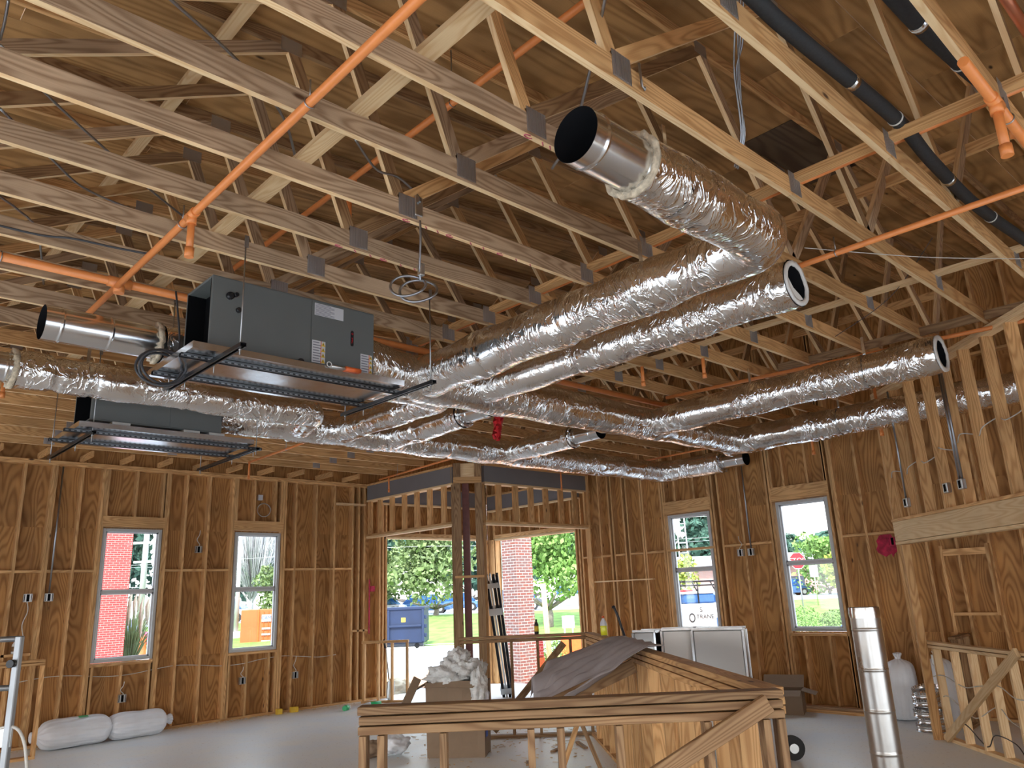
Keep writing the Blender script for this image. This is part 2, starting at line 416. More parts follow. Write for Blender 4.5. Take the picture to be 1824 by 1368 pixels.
# ---- wall along X (left far wall)
wa = thing('wall_left', None, None, (0, YA, 0), kind='structure')
def sheath_A():
    m = MB()
    # panels 1.22 wide, leave the openings
    holes = [(3.834, 4.78, 1.10, 3.20), (6.06, 6.965, 1.09, 3.20), (9.37, 12.1, 0, 3.17)]
    xs = sorted(set([-3.2 + 1.22 * i for i in range(13)] + [h for q in holes for h in q[:2]] + [12.3]))
    xs = [x for x in xs if x <= 12.3]
    zs = [0, 1.1, 2.55, 3.2, 4.9, 6.15]
    for a, b in zip(xs[:-1], xs[1:]):
        for c, d in zip(zs[:-1], zs[1:]):
            cx, cz = (a + b) / 2, (c + d) / 2
            if any(h[0] < cx < h[1] and h[2] < cz < h[3] for h in holes): continue
            m.box(a + .001, b - .001, YA + SD, YA + SD + .015, c, d, 'z')
    return m
sheath_A().build('sheathing', 'ply', wa)
# studs: (x of left face)
A_full = [-2.25, -1.84, -1.43, -1.03, -.62, -.21, .19, .6, 1.0, 1.41, 1.82, 2.22, 2.63, 3.02, 3.06, 3.44, 3.76, 3.80, 4.79, 4.83, 5.13, 5.54, 5.97, 6.01, 6.975, 7.02, 7.24, 7.68, 8.09, 8.51, 8.66, 8.79, 9.17, 9.25, 9.33, 12.12]
for x in A_full: wall_board(wa, 'stud', x, x + .038, YA, YA + SD, .04, TOPA - .076)
for x0, x1 in ((-3.2, 9.37), (12.1, 12.3)): wall_board(wa, 'bottom_plate', x0, x1, YA, YA + SD, 0, .038, ax='x')
for z0, x0 in ((TOPA - .076, -3.2), (TOPA - .037, -3.2)): wall_board(wa, 'top_plate', x0, 12.2, YA, YA + SD, z0, z0 + .036, ax='x')
st = [x for x in A_full if x < 8.6]
for a, b in zip(st[:-1], st[1:]):
    if b - a > .2 and not (3.8 <= a < 4.7) and not (6.0 <= a < 6.9):
        wall_board(wa, 'blocking', a + .039, b - .001, YA, YA + SD, 2.50, 2.538, ax='x')
wall_board(wa, 'blocking', 8.13, 8.83, YA - .005, YA + SD - .005, 3.79, 3.828, ax='x', mat='lumber_pale')
wall_board(wa, 'blocking', 8.55, 8.9, YA, YA + SD, 1.30, 1.338, ax='x')
for (x0, x1, cr_up, cr_dn) in ((3.84, 4.78, (3.84, 4.29, 4.73), (3.86, 4.29, 4.72)), (6.05, 6.97, (6.05, 6.39, 6.81, 6.93), (6.06, 6.38, 6.80, 6.93))):
    wall_board(wa, 'window_header', x0 - .02, x1 + .03, YA - .002, YA + SD, 3.225, 3.40, ax='x', mat='lumber')
    for x in cr_up: wall_board(wa, 'cripple_stud', x, x + .038, YA, YA + SD, 3.40, TOPA - .077)
    for x in cr_dn: wall_board(wa, 'cripple_stud', x, x + .038, YA, YA + SD, .04, 1.05)
    wall_board(wa, 'rough_sill', x0, x1, YA, YA + SD, 1.05, 1.088, ax='x')
# entry opening header on this wall
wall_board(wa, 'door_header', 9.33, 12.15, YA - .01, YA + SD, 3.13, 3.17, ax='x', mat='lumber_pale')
wall_board(wa, 'door_header', 9.33, 12.15, YA - .005, YA + SD, 3.175, 3.25, ax='x', mat='lumber')
for i in range(8):
    x = 9.5 + i * .35
    wall_board(wa, 'cripple_stud', x, x + .038, YA, YA + SD, 3.25, TOPA - .077)
for i in range(24):
    x = -2.7 + i * .61
    if x < 8.8: wall_board(wa, 'blocking', x, x + .038, 13.22, YA + .06, 4.25, 4.34, ax='y')

# ---- wall along Y (right far wall)
wb = thing('wall_right', None, None, (XB, 0, 0), kind='structure')
m = MB()
holes = [(5.545, 6.46, 1.12, 3.20), (7.745, 8.67, 1.12, 3.20), (11.03, 13.5, 0, 3.13)]
ys = sorted(set([-4.5 + 1.22 * i for i in range(16)] + [h for q in holes for h in q[:2]] + [13.95]))
ys = [y for y in ys if y <= 13.95]
zs = [0, 1.12, 2.6, 3.2, 4.9, 6.6]
for a, b in zip(ys[:-1], ys[1:]):
    for c, d in zip(zs[:-1], zs[1:]):
        cy, cz = (a + b) / 2, (c + d) / 2
        if any(h[0] < cy < h[1] and h[2] < cz < h[3] for h in holes): continue
        m.box(XB + SD, XB + SD + .015, a + .001, b - .001, c, d, 'z')
m.build('sheathing', 'ply', wb)
B_full = [13.72, 13.56, 13.52, 10.99, 10.9, 10.82, 10.30, 10.05, 9.96, 9.68, 9.58, 9.24, 9.19, 8.76, 8.71, 7.68, 7.62, 7.50, 7.08, 6.56, 6.50, 5.50, 5.42, 5.38, 4.99, 4.56, 4.52, 4.16, 3.76, 3.35, 2.95, 2.54, 2.13, 1.72, 1.32, .9, .5]
for y in B_full: wall_board(wb, 'stud', XB, XB + SD, y, y + .038, .04, 6.2)
for a, b in ((-2, 11.03), (13.5, 13.8)): wall_board(wb, 'bottom_plate', XB, XB + SD, a, b, 0, .038, ax='y')
sb = sorted([y for y in B_full if y < 11.0])
for a, b in zip(sb[:-1], sb[1:]):
    if b - a > .15 and not (5.5 <= a < 6.4) and not (7.7 <= a < 8.7) and a > 4.2:
        wall_board(wb, 'blocking', XB, XB + SD, a + .039, b - .001, 2.535, 2.573, ax='y')
for a, b in zip(sb[:-1], sb[1:]):
    if b - a > .15:
        wall_board(wb, 'blocking', XB, XB + SD, a + .039, b - .001, 4.95, 4.99, ax='y')
for (y0, y1) in ((5.545, 6.46), (7.745, 8.67)):
    wall_board(wb, 'window_header', XB - .002, XB + SD, y0 - .04, y1 + .04, 3.22, 3.45, ax='y', mat='lumber')
    for k, y in enumerate((y0 - .03, y0 + .26, y0 + .68, y1 - .01)):
        wall_board(wb, 'cripple_stud', XB, XB + SD, y, y + .038, 3.45, 6.2)
        wall_board(wb, 'cripple_stud', XB, XB + SD, y, y + .038, .04, 1.06)
    wall_board(wb, 'rough_sill', XB, XB + SD, y0, y1, 1.06, 1.098, ax='y')
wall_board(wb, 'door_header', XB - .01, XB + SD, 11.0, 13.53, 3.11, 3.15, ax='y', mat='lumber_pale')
wall_board(wb, 'door_header', XB - .005, XB + SD, 11.0, 13.53, 3.155, 3.24, ax='y', mat='lumber')
for i in range(8):
    y = 11.1 + i * .31
    wall_board(wb, 'cripple_stud', XB, XB + SD, y, y + .038, 3.24, TOPA)
wall_board(wb, 'blocking', XB - .08, XB, 9.05, 10.52, 2.05, 2.075, ax='y', mat='lumber_pale')
wall_board(wb, 'stud', XB - .10, XB - .062, 10.50, 10.63, 0, 4.2)
# small framed recess low on the wall behind the partition
for (a, b, c, d, ax) in ((3.37, 3.41, 1.35, 2.3, 'z'), (3.95, 3.99, .9, 2.3, 'z')):
    wall_board(wb, 'stud', XB - .09, XB, a, b, c, d)
wall_board(wb, 'blocking', XB - .09, XB, 3.41, 3.95, 2.16, 2.25, ax='y')
wall_board(wb, 'blocking', XB - .09, XB, 3.41, 3.95, 1.35, 1.39, ax='y')

# ---- roof deck
m = MB()
for i in range(7):
    for j in range(17):
        x0 = -3.0 + i * 2.44; x1 = x0 + 2.436; y0 = -4.4 + j * 1.22; y1 = y0 + 1.216
        if j % 2: x0 -= 1.22; x1 -= 1.22
        x1 = min(x1, 12.4); y1 = min(y1, 14.0); x0 = max(x0, -3.4)
        if x1 <= x0 or y1 <= y0: continue
        m.board((x0, (y0 + y1) / 2, top_z(x0) + .102), (x1, (y0 + y1) / 2, top_z(x1) + .102), y1 - y0, .018, (0, 1, 0))
o = m.build('ceiling', 'deck'); o['kind'] = 'structure'

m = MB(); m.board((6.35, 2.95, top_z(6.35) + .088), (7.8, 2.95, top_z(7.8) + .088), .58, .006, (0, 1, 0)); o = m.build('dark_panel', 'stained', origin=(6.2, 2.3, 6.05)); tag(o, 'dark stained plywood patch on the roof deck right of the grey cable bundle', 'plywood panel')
# ---- windows
def window(n, axis, c0, c1, z0, z1):
    if axis == 'x': loc = ((c0 + c1) / 2, YA + .05, z0)
    else: loc = (XB + .05, (c0 + c1) / 2, z0)
    t = thing('window_%d' % n, None, None, loc, kind='structure')
    def fr(name, a, b, c, d, dp0, dp1, mat):
        mm = MB()
        if axis == 'x': mm.box(a, b, YA + dp0, YA + dp1, c, d, 'z')
        else: mm.box(XB + dp0, XB + dp1, a, b, c, d, 'z')
        return mm.build(name, mat, t, bevel=.004)
    f = .05
    mm = MB()
    for (a, b, c, d) in ((c0, c0 + f, z0, z1), (c1 - f, c1, z0, z1), (c0 + f, c1 - f, z0, z0 + f), (c0 + f, c1 - f, z1 - f, z1)):
        if axis == 'x': mm.box(a, b, YA + .02, YA + .13, c, d, 'z')
        else: mm.box(XB + .02, XB + .13, a, b, c, d, 'z')
    mm.build('window_frame', 'vinyl', t, bevel=.004)
    zm = (z0 + z1) / 2 + .03
    fr('meeting_rail', c0 + f, c1 - f, zm - .02, zm + .02, .05, .1, 'vinyl')
    for a, b in ((z0 + f, zm - .02), (zm + .02, z1 - f)):
        mm = MB()
        for (p, q, r_, s_) in ((c0 + f, c0 + f + .028, a, b), (c1 - f - .028, c1 - f, a, b), (c0 + f, c1 - f, a, a + .022), (c0 + f, c1 - f, b - .022, b)):
            if axis == 'x': mm.box(p, q, YA + .055, YA + .09, r_, s_, 'z')
            else: mm.box(XB + .055, XB + .09, p, q, r_, s_, 'z')
        sash = mm.build('window_sash', 'white_label', t)
        mm = MB()
        if axis == 'x': mm.box(c0 + f + .028, c1 - f - .028, YA + .07, YA + .074, a + .022, b - .022, 'z')
        else: mm.box(XB + .07, XB + .074, c0 + f + .028, c1 - f - .028, a + .022, b - .022, 'z')
        mm.build('window_pane', 'glass', sash, origin=t['_o'])
window(1, 'x', 3.845, 4.78, 1.11, 3.20)
window(2, 'x', 6.07, 6.96, 1.10, 3.19)
window(3, 'y', 7.75, 8.66, 1.13, 3.20)
window(4, 'y', 5.55, 6.455, 1.13, 3.20)

# ---- grey wrapped beams and dropped headers round the entry
def beam(label, a, b, z0, z1, w=.14, grp='grey wrapped entry beams'):
    a = Vector(a); b = Vector(b)
    t = thing('wrapped_beam', label, 'beam', tuple((a + b) / 2)[:2] + (z0,), grp)
    mm = MB(); mm.board((a.x, a.y, (z0 + z1) / 2), (b.x, b.y, (z0 + z1) / 2), z1 - z0, w); mm.build('beam_wrap', 'grey_board', t)
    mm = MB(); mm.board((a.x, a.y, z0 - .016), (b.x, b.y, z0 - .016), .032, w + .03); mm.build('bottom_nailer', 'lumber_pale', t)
    mm = MB(); mm.board((a.x, a.y, z1 + .02), (b.x, b.y, z1 + .02), .04, w + .02); mm.build('top_nailer', 'lumber', t)
beam('grey wrapped beam running from the left wall to the entry column', (8.92, 13.78, 0), (8.92, 10.95, 0), 3.90, 4.20)
beam('grey wrapped beam running from the entry column to the right wall', (9.28, 10.62, 0), (12.16, 10.62, 0), 3.90, 4.20)
beam('grey beam seen behind the cripples over the left entry opening', (9.1, 13.7, 0), (12.0, 13.7, 0), 3.86, 4.20, .1)
beam('grey beam seen behind the cripples over the right entry opening', (12.08, 10.8, 0), (12.08, 13.6, 0), 3.80, 4.12, .1)
def dropped(label, a, b, pos, along):
    t = thing('dropped_header', label, 'header', ((a[0] + b[0]) / 2, (a[1] + b[1]) / 2, 3.15), 'stud headers hung under the entry beams')
    mm = MB(); mm.board((a[0], a[1], 3.18), (b[0], b[1], 3.18), .038, .14); mm.build('bottom_plate', 'lumber', t)
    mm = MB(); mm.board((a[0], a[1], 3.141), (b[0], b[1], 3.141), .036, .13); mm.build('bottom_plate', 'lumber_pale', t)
    for p in pos:
        mm = MB()
        if along == 'y': mm.box(8.86, 8.90, p - .065, p + .065, 3.20, 3.868)
        else: mm.box(p - .065, p + .065, 10.56, 10.60, 3.20, 3.868)
        mm.build('cripple_stud', 'lumber', t)
dropped('short stud header hanging below the left grey beam', (8.9, 13.78), (8.9, 10.97), (13.70, 13.34, 12.91, 12.49, 12.08, 11.67, 11.24), 'y')
dropped('short stud header hanging below the right grey beam', (9.28, 10.6), (12.16, 10.6), (9.64, 10.07, 10.48, 10.89, 11.32, 11.73, 12.08), 'x')
# entry column
t = thing('entry_column', 'tall boxed stud column at the entry corner, around a red steel post', 'column', (9.0, 10.75, 0))
for (x, y, mt) in ((8.86, 10.83, 'lumber_dark'), (9.17, 10.60, 'lumber_dark'), (8.90, 10.95, 'lumber_dark'), (9.29, 10.66, 'lumber')):
    mm = MB(); dx = .07
    mm.board((x, y, 0), (x, y, 4.245), .13, .045, (1, -1, 0)); mm.build('stud', mt, t)
for z in (3.93, 2.22):
    mm = MB(); mm.board((8.80, 10.86, z), (9.20, 10.54, z), .04 if z < 3 else .11, .07); mm.build('cross_block', 'lumber', t)
mm = MB(); mm.board((8.86, 10.86, 4.12), (9.2, 10.6, 4.12), .24, .03); mm.build('cross_block', 'lumber_pale', t)
mm = MB(); mm.tube([(9.06, 10.83, 0), (9.06, 10.83, 3.88)], .085, 4, sm=False); mm.build('steel_post', 'red_steel', t)
# studs of the wall corner
t = thing('corner_post', 'upright stud cluster in the outside corner between both entry openings', 'post', (12.15, 13.75, 0))
for i, (x, y) in enumerate(((12.14, 13.58), (12.14, 13.66), (12.08, 13.73), (12.0, 13.73))):
    mm = MB(); mm.box(x - .02, x + .02, y - .04, y + .04, 0, 3.13); mm.build('stud', 'lumber', t)
mm = MB(); mm.box(12.34, 12.42, 13.60, 13.93, -.2, 3.12); tag(mm.build('foam_sheathing', 'cyan'), 'strip of cyan sheathing on the outside wall corner by the brick pillar', 'sheathing')

# ================================================================= TRUSSES
PAL = ['lumber_grey', 'lumber_grey', 'lumber']
Bj = [-2.9, -.36, 2.69, 5.75, 9.0, 11.9]; Tj = [-1.7, .9, 2.17, 4.65, 7.1, 10.1]
webs = [(-2.9, -1.7), (-.36, -1.7), (-.36, 2.17), (2.69, 2.17), (2.69, 4.65), (5.75, 4.65), (5.75, 7.1), (9.0, 7.1), (9.0, 10.1), (11.9, 10.1)]
ordn = ['first', 'second', 'third', 'fourth', 'fifth', 'sixth', 'seventh', 'eighth', 'ninth', 'tenth', 'eleventh', 'twelfth', 'thirteenth', 'fourteenth', 'fifteenth', 'sixteenth', 'seventeenth', 'eighteenth', 'nineteenth', 'twentieth', 'twenty-first', 'twenty-second', 'twenty-third', 'twenty-fourth']
def truss(k, n_from_wall):
    y = 1.366 + .6125 * k
    rnd = random.Random(100 + k)
    xe = 12.15
    if y < 5.58: xe = max(y + 6.62, 7.0)
    if y > 10.75: xe = 8.83
    x0 = -3.0
    if n_from_wall == 0: lab = 'roof truss lying nearest to the left wall'
    else: lab = 'wooden roof truss, %s one out from the left wall' % ordn[n_from_wall]
    t = thing('roof_truss', lab, 'roof truss', (x0, y, ZC), 'parallel roof trusses overhead')
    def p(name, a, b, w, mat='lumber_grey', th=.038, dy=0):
        mm = MB(); mm.board((a[0], y + .019 + dy, a[1]), (b[0], y + .019 + dy, b[1]), w, th, mi2=1 if name in ('bottom_chord', 'web') else None); return mm.build(name, [mat, 'lumber_pale'], t)  # narrow faces: pale sawn edges, with light bounced off the floor painted in
    chm = 'lumber_grey' if k > 1 else 'lumber'
    if n_from_wall < 9: chm = 'lumber'
    split = 4.55 if k % 2 == 0 else 4.5
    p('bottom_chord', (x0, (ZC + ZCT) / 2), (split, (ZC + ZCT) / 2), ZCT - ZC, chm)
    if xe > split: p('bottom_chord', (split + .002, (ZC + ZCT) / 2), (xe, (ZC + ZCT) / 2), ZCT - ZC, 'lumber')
    xt = 12.3
    p('top_chord', (x0, top_z(x0) + .045), (xt, top_z(xt) + .045), .09, 'lumber_dark' if k % 2 else 'lumber')
    for b, tt in webs:
        if b > xe and tt > xe: 
            if y > 2: pass
        if b > xe:  # end web runs down to the bearing instead
            continue
        A = (b + (.0 if tt < b else 0), ZCT - .02); B = (tt, top_z(tt) + .02)
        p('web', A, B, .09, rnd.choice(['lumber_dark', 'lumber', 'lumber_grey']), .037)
    if abs(xe - 12.15) > .1 or True:
        # end post
        xx = xe - .05
        p('end_post', (xx, ZCT), (xx, top_z(xx)), .09, 'lumber')
    for x in (2.75, 4.56, 7.22):
        if x < xe - .1:
            mm = MB(); mm.box(x - .075, x + .075, y - .003, y, ZC + .02, ZCT + .04, 'x')
            for q in range(7): mm.box(x - .07 + q * .021, x - .062 + q * .021, y - .006, y - .003, ZC + .025, ZCT + .035)
            mm.build('gusset_plate', 'gusset', t)
    for x in (2.17, 4.65, 7.1):
        mm = MB(); z = top_z(x)
        mm.box(x - .08, x + .08, y - .003, y, z - .04, z + .07, 'x'); mm.build('gusset_plate', 'gusset', t)
ks = list(range(-4, 20))
ks = [k for k in ks if 1.366 + .6125 * k < 13.5]
for k in ks: truss(k, ks[-1] - k)
# lateral braces on the chords
def brace(label, x, y0, y1, z, mat, w=.089):
    mm = MB(); L = y1 - y0; n = max(1, int(L / 4)); 
    mm.box(x - w / 2, x + w / 2, y0, y1, z, z + .038, 'y')
    tag(mm.build('lateral_brace', mat, origin=(x, y0, z)), label, 'brace board', 'long brace boards across the trusses')
brace('pale brace board crossing the trusses above the near air handler', 1.98, -2, 13.2, ZCT + .001, 'lumber_pale', .1)
brace('brace board crossing the trusses beside the orange pipe above the big duct elbow', 4.60, -2, 13.2, ZCT + .001, 'lumber')
brace('brace board crossing the trusses above the third insulated branch duct', 7.17, 0, 13.2, ZCT + .001, 'lumber_pale')
brace('pale brace board fixed higher up on the truss webs at the upper left', 1.71, 3.2, 12, 5.64, 'lumber_pale')
def brace2(label, x, y0, y1, z, mat='lumber'):
    mm = MB(); mm.box(x - .019, x + .019, y0, y1, z, z + .089, 'y')
    tag(mm.build('lateral_brace', mat, origin=(x, y0, z)), label, 'brace board', 'long brace boards across the trusses')
brace2('brace board fixed high on the truss webs, toward the right wall', 6.35, -1.5, 12, 5.05, 'lumber')
brace2('brace board fixed halfway up the truss webs near the right wall', 9.55, 2.5, 10.6, 5.05, 'lumber')
brace2('brace board low over the end of the trusses next to the right wall', 10.9, 3.8, 10.6, 4.55, 'lumber_pale')
brace2('short header board between truss ends beside the angled partition top', 8.46, 1.4, 4.2, 4.33, 'lumber_dark')
brace2('short board between truss ends above the fourth branch duct', 10.2, 3.6, 5.8, 4.33, 'lumber_dark')

def marks(label, y, xs, z=ZC):
    mm = MB()
    for k, x in enumerate(xs):
        if k % 3 == 0: mm.tube([(x + .03 * math.cos(a * .7), y + .019 + .012 * math.sin(a * .7), z - .001) for a in range(8)], .004, 5)
        else: mm.tube([(x, y + .008, z - .001), (x + .03, y + .032, z - .001)], .004, 5)
    tag(mm.build('crayon_marks', 'pink', origin=(xs[0], y, z)), label, 'crayon marks')
marks('pink crayon marks under the truss chord behind the bare duct end', 1.366 + 2 * .6125, (2.70, 2.80, 2.86))
marks('pink crayon marks under the truss chord above the near air handler coil', 1.366 + 4 * .6125, (2.75, 2.9, 3.0, 3.12, 3.3, 3.42, 3.6, 3.75, 3.9))
marks('pink crayon marks under the truss chord left of the hanging coil', 1.366 + 5 * .6125, (2.6, 2.72, 2.85, 2.98, 3.12, 3.25))

# ================================================================= ANGLED PARTITION (x - y = 6.64)
def diag(x, dy=0): return (x + dy * .7071, x - 6.64 - dy * .7071)
t = thing('angled_partition', 'high stud partition on a pale header beam, on the right side', 'partition', (9.5, 2.86, 2.29))
def dboard(par, name, x0, x1, z, w, th, mat, off=0):
    a = diag(x0); b = diag(x1); mm = MB(); o_ = Vector((.7071, -.7071, 0)) * off
    mm.board(Vector((a[0], a[1], z)) + o_, Vector((b[0], b[1], z)) + o_, w, th); return mm.build(name, mat, par, bevel=.002)
dboard(t, 'header_beam', 10.58, 5.6, 2.46, .245, .12, 'lumber_pale')
dboard(t, 'header_plate', 10.58, 5.6, 2.315, .036, .13, 'lumber_pale')
dboard(t, 'bottom_plate', 10.60, 5.6, 2.603, .036, .12, 'lumber')
dboard(t, 'top_plate', 10.60, 5.6, 4.285, .038, .12, 'lumber_pale')
dboard(t, 'top_plate', 10.60, 5.6, 4.245, .038, .12, 'lumber_pale')
for i, x in enumerate((10.55, 10.24, 9.93, 9.62, 9.32, 9.02, 8.71, 8.41, 8.10, 7.8, 7.5)):
    a = diag(x); mm = MB(); mm.board((a[0], a[1], 2.62), (a[0], a[1], 4.226), .12, .038, (1, -1, 0)); mm.build('stud', 'lumber', t)
a = diag(10.50)
for off in (0,):
    mm = MB(); mm.board((a[0] + off, a[1] + off, 0), (a[0] + off, a[1] + off, 2.29), .10, .038, (1, -1, 0)); mm.build('stud', 'lumber', t)

# ================================================================= PONY WALLS
def pony(label, a, b, h, studs, mat='lumber', layers=3, th=.114, lt=.042, brace=None, group=None, bottom=True, name='pony_wall'):
    a = Vector((a[0], a[1], 0)); b = Vector((b[0], b[1], 0)); d = (b - a).normalized(); n = Vector((-d.y, d.x, 0))
    t = thing(name, label, 'half wall', tuple((a + b) / 2), group)
    for i in range(layers):
        z = h - lt / 2 - i * (lt + .002)
        e0 = random.uniform(-.004, .012) if i else 0
        mm = MB(); mm.board(a + Vector((0, 0, z)) + d * e0, b + Vector((0, 0, z)) - d * e0, lt - .006, th); mm.build('top_plate', mat, t, bevel=.003)
    if bottom:
        mm = MB(); mm.board(a + Vector((0, 0, .019)), b + Vector((0, 0, .019)), .038, th - .01); mm.build('bottom_plate', mat, t)
    zt = h - layers * (lt + .002)
    L = (b - a).length
    for s_ in studs:
        p = a + d * (s_ * L)
        mm = MB(); mm.board(p + Vector((0, 0, .038)), p + Vector((0, 0, zt)), th - .01, .038, n); mm.build('stud', mat, t, bevel=.002)
    if brace:
        for (s0, z0, s1, z1, off) in brace:
            p = a + d * (s0 * L) + n * off; q = a + d * (s1 * L) + n * off
            mm = MB(); mm.board(p + Vector((0, 0, z0)), q + Vector((0, 0, z1)), .092, .04); mm.build('diagonal_brace', mat, t, bevel=.003)
    return t
HP = 1.33
PN0 = (2.43, 3.84); PN1 = (4.07, 2.27); PF0 = (7.24, 8.88); PF1 = (8.55, 7.58)
pony('timber half wall coloured dark for shade, closest to the camera, with three stacked top plates', PN0, PN1, HP, (.012, .055, .20, .405, .475, .612, .818, .955, .99), 'lumber_dark', 3, .12, .047, brace=[(.96, 1.27, .50, .72, -.085)])  # backlit shade of this wall is put into the darker wood colour
pony('long half wall topped with layered plates, leading back from the camera', (4.10, 2.33), (8.50, 7.53), HP, [i / 14 for i in range(1, 14)] + [.1, .31, .52], 'lumber', 3, .13, .047)
pony('far crosswise half wall with a small bottle on top, in front of the entry', PF0, PF1, HP, (.015, .40, .60, .85, .98), 'lumber_dark', 2, .12, .045, brace=[(.80, 1.2, .25, .1, -.08)])
pony('low half wall with diagonal brace and wiring at the right edge', (10.76, 3.97), (8.3, 1.5), 1.12, (.01, .105, .225, .335, .44, .55, .66, .78), 'lumber_pale', 2, .1, .04, brace=[(.115, .03, .62, 1.12, -.075)])
pony('short low half wall behind the right braced half wall', (11.30, 3.78), (12.15, 3.86), 1.12, (.1, .5, .9), 'lumber_dark', 1, .09, .04)
pony('low half wall beside the left entry opening with a shovel inside', (8.62, 13.55), (9.22, 12.85), 1.13, (.05, .35, .65, .97), 'lumber', 1, .1, .055)
pony('short half wall next to the scaffold frame at the left edge', (2.1, 12.82), (2.98, 12.82), 1.28, (.03, .5, .98), 'lumber', 2, .13, .04)

# ================================================================= DUCTS
def elbow_path(pts, rad=.25, step=.05):
    P = [Vector(p) for p in pts]; out = [P[0]]
    for i in range(1, len(P) - 1):
        a = (P[i - 1] - P[i]).normalized(); b = (P[i + 1] - P[i]).normalized()
        s0 = P[i] + a * rad; s1 = P[i] + b * rad
        for k in range(9):
            u = k / 8; out.append((1 - u) ** 2 * s0 + 2 * u * (1 - u) * P[i] + u * u * s1)
    out.append(P[-1])
    res = [out[0]]
    for a, b in zip(out[:-1], out[1:]):
        n = max(1, int((b - a).length / step))
        for k in range(1, n + 1): res.append(a.lerp(b, k / n))
    return res
def foil_tube(path, r, n=56, amp=.012, seams=(), seed=0, taper=None, z_sag=.0):
    """crinkled foil jacket along the path"""
    mm = MB(); rings = []; prev = None; L = 0; tot = sum((b - a).length for a, b in zip(path[:-1], path[1:]))
    for i, p in enumerate(path):
        if i: L += (path[i] - path[i - 1]).length
        d = (path[min(i + 1, len(path) - 1)] - path[max(i - 1, 0)]).normalized()
        u = Vector((0, 0, 1)) if prev is None else prev
        u = (u - d * u.dot(d)).normalized(); w = d.cross(u); prev = u
        rr = r if taper is None else r * (1 + (taper - 1) * L / tot)
        for s_ in seams: rr -= .016 * math.exp(-((L - s_) / .025) ** 2)
        rr += .008 * math.sin(L * 7 + seed)
        ring = []
        for j in range(n):
            a = 2 * PI * j / n; v = u * math.cos(a) + w * math.sin(a)
            q = p + v * rr
            qq = q * 5 + Vector((seed * 3.1, 0, 0))
            msk = min(1, max(.12, .5 + 1.6 * noise.noise(q * 2.3 + Vector((seed, seed, 0)))))
            f = noise.noise(qq) * .5
            g = 1 - abs(noise.noise(q * 11 + Vector((seed, 5, 0)))) * 2.4
            h = 1 - abs(noise.noise(q * 24 + Vector((0, seed, 9)))) * 2.4
            dd = amp * (f + msk * (.45 * g + .30 * h))
            for s_ in seams: dd *= 1 + 1.3 * math.exp(-((L - s_) / .12) ** 2)
            ring.append(p + v * (rr + dd))
        rings.append(ring)
    mm.ring(rings, True)
    return mm
def annulus(c, d, r0, r1, name, mat, par, th=.012, wob=.004):
    c = Vector(c); d = Vector(d).normalized(); u = Vector((0, 0, 1)); w = d.cross(u)
    mm = MB(); n = 40; R = []
    rnd = random.Random(int(c.x * 100))
    wb_ = [rnd.uniform(-wob, wob) for _ in range(n)]
    for (rad, off) in ((r0, 0), (r1, 0), (r1, th), (r0, th), (r0, 0)):
        R.append([c + d * (off + wb_[j]) + (u * math.cos(2 * PI * j / n) + w * math.sin(2 * PI * j / n)) * (rad + wb_[j]) for j in range(n)])
    mm.ring(R, True); return mm.build(name, mat, par)
def pipe_open(par, a, b, r, seams=(), name='metal_pipe', inner=True):
    """bare round duct from a (inside the jacket) to b (open end)"""
    a = Vector(a); b = Vector(b); d = (b - a).normalized(); L = (b - a).length
    u = Vector((0, 0, 1)); w = d.cross(u); mm = MB(); n = 48
    st = [(0, r)]
    for s_ in sorted(seams): st += [(s_ - .018, r), (s_ - .010, r), (s_ - .004, r + .005), (s_ + .004, r + .005), (s_ + .010, r), (s_ + .018, r)]
    st += [(L, r)]
    mm.ring([[a + d * x + (u * math.cos(2 * PI * j / n) + w * math.sin(2 * PI * j / n)) * rr for j in range(n)] for x, rr in st], True)
    o = mm.build(name, 'galv', par)
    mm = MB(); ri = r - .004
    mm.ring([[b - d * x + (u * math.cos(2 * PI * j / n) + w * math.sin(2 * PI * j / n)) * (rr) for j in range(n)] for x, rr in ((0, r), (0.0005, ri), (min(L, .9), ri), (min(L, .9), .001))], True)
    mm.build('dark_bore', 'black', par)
    return o
def strap(par, c, d, r, ztop):
    c = Vector(c); d = Vector(d).normalized(); s = d.cross(Vector((0, 0, 1)))
    n = 30; mm = MB(); R0 = []
    for off in (-.014, .014):
        R0.append([c + d * off + (Vector((0, 0, 1)) * math.cos(2 * PI * j / n) + s * math.sin(2 * PI * j / n)) * (r + .006) for j in range(n)])
    mm.ring(R0, True)
    mm.board(c + Vector((0, 0, r)), Vector((c.x, c.y, ztop)), .03, .003, tuple(d)); mm.build('hanger_strap', 'galv', par)
ZD = 3.95
G = 'foil wrapped branch ducts'
def duct(label, pts, r, bend=.22, seams=(), seed=0, taper=None, group=None, loc=None, amp=.012, step=.028):
    t = thing('insulated_duct', label, 'duct', loc or pts[0], group)
    pa = elbow_path(pts, bend, step)
    foil_tube(pa, r, seams=seams, seed=seed, taper=taper, amp=amp).build('foil_wrap', 'foil', t)
    return t
# trunk 1
t1 = duct('long foil wrapped trunk duct leaving the near air handler', [(3.52, 5.80, 3.98), (4.2, 5.87, ZD), (7.0, 5.87, ZD), (10.22, 5.90, ZD)], .235, .2, (.7, 1.7, 3.2, 4.6, 5.6), 1, .78)
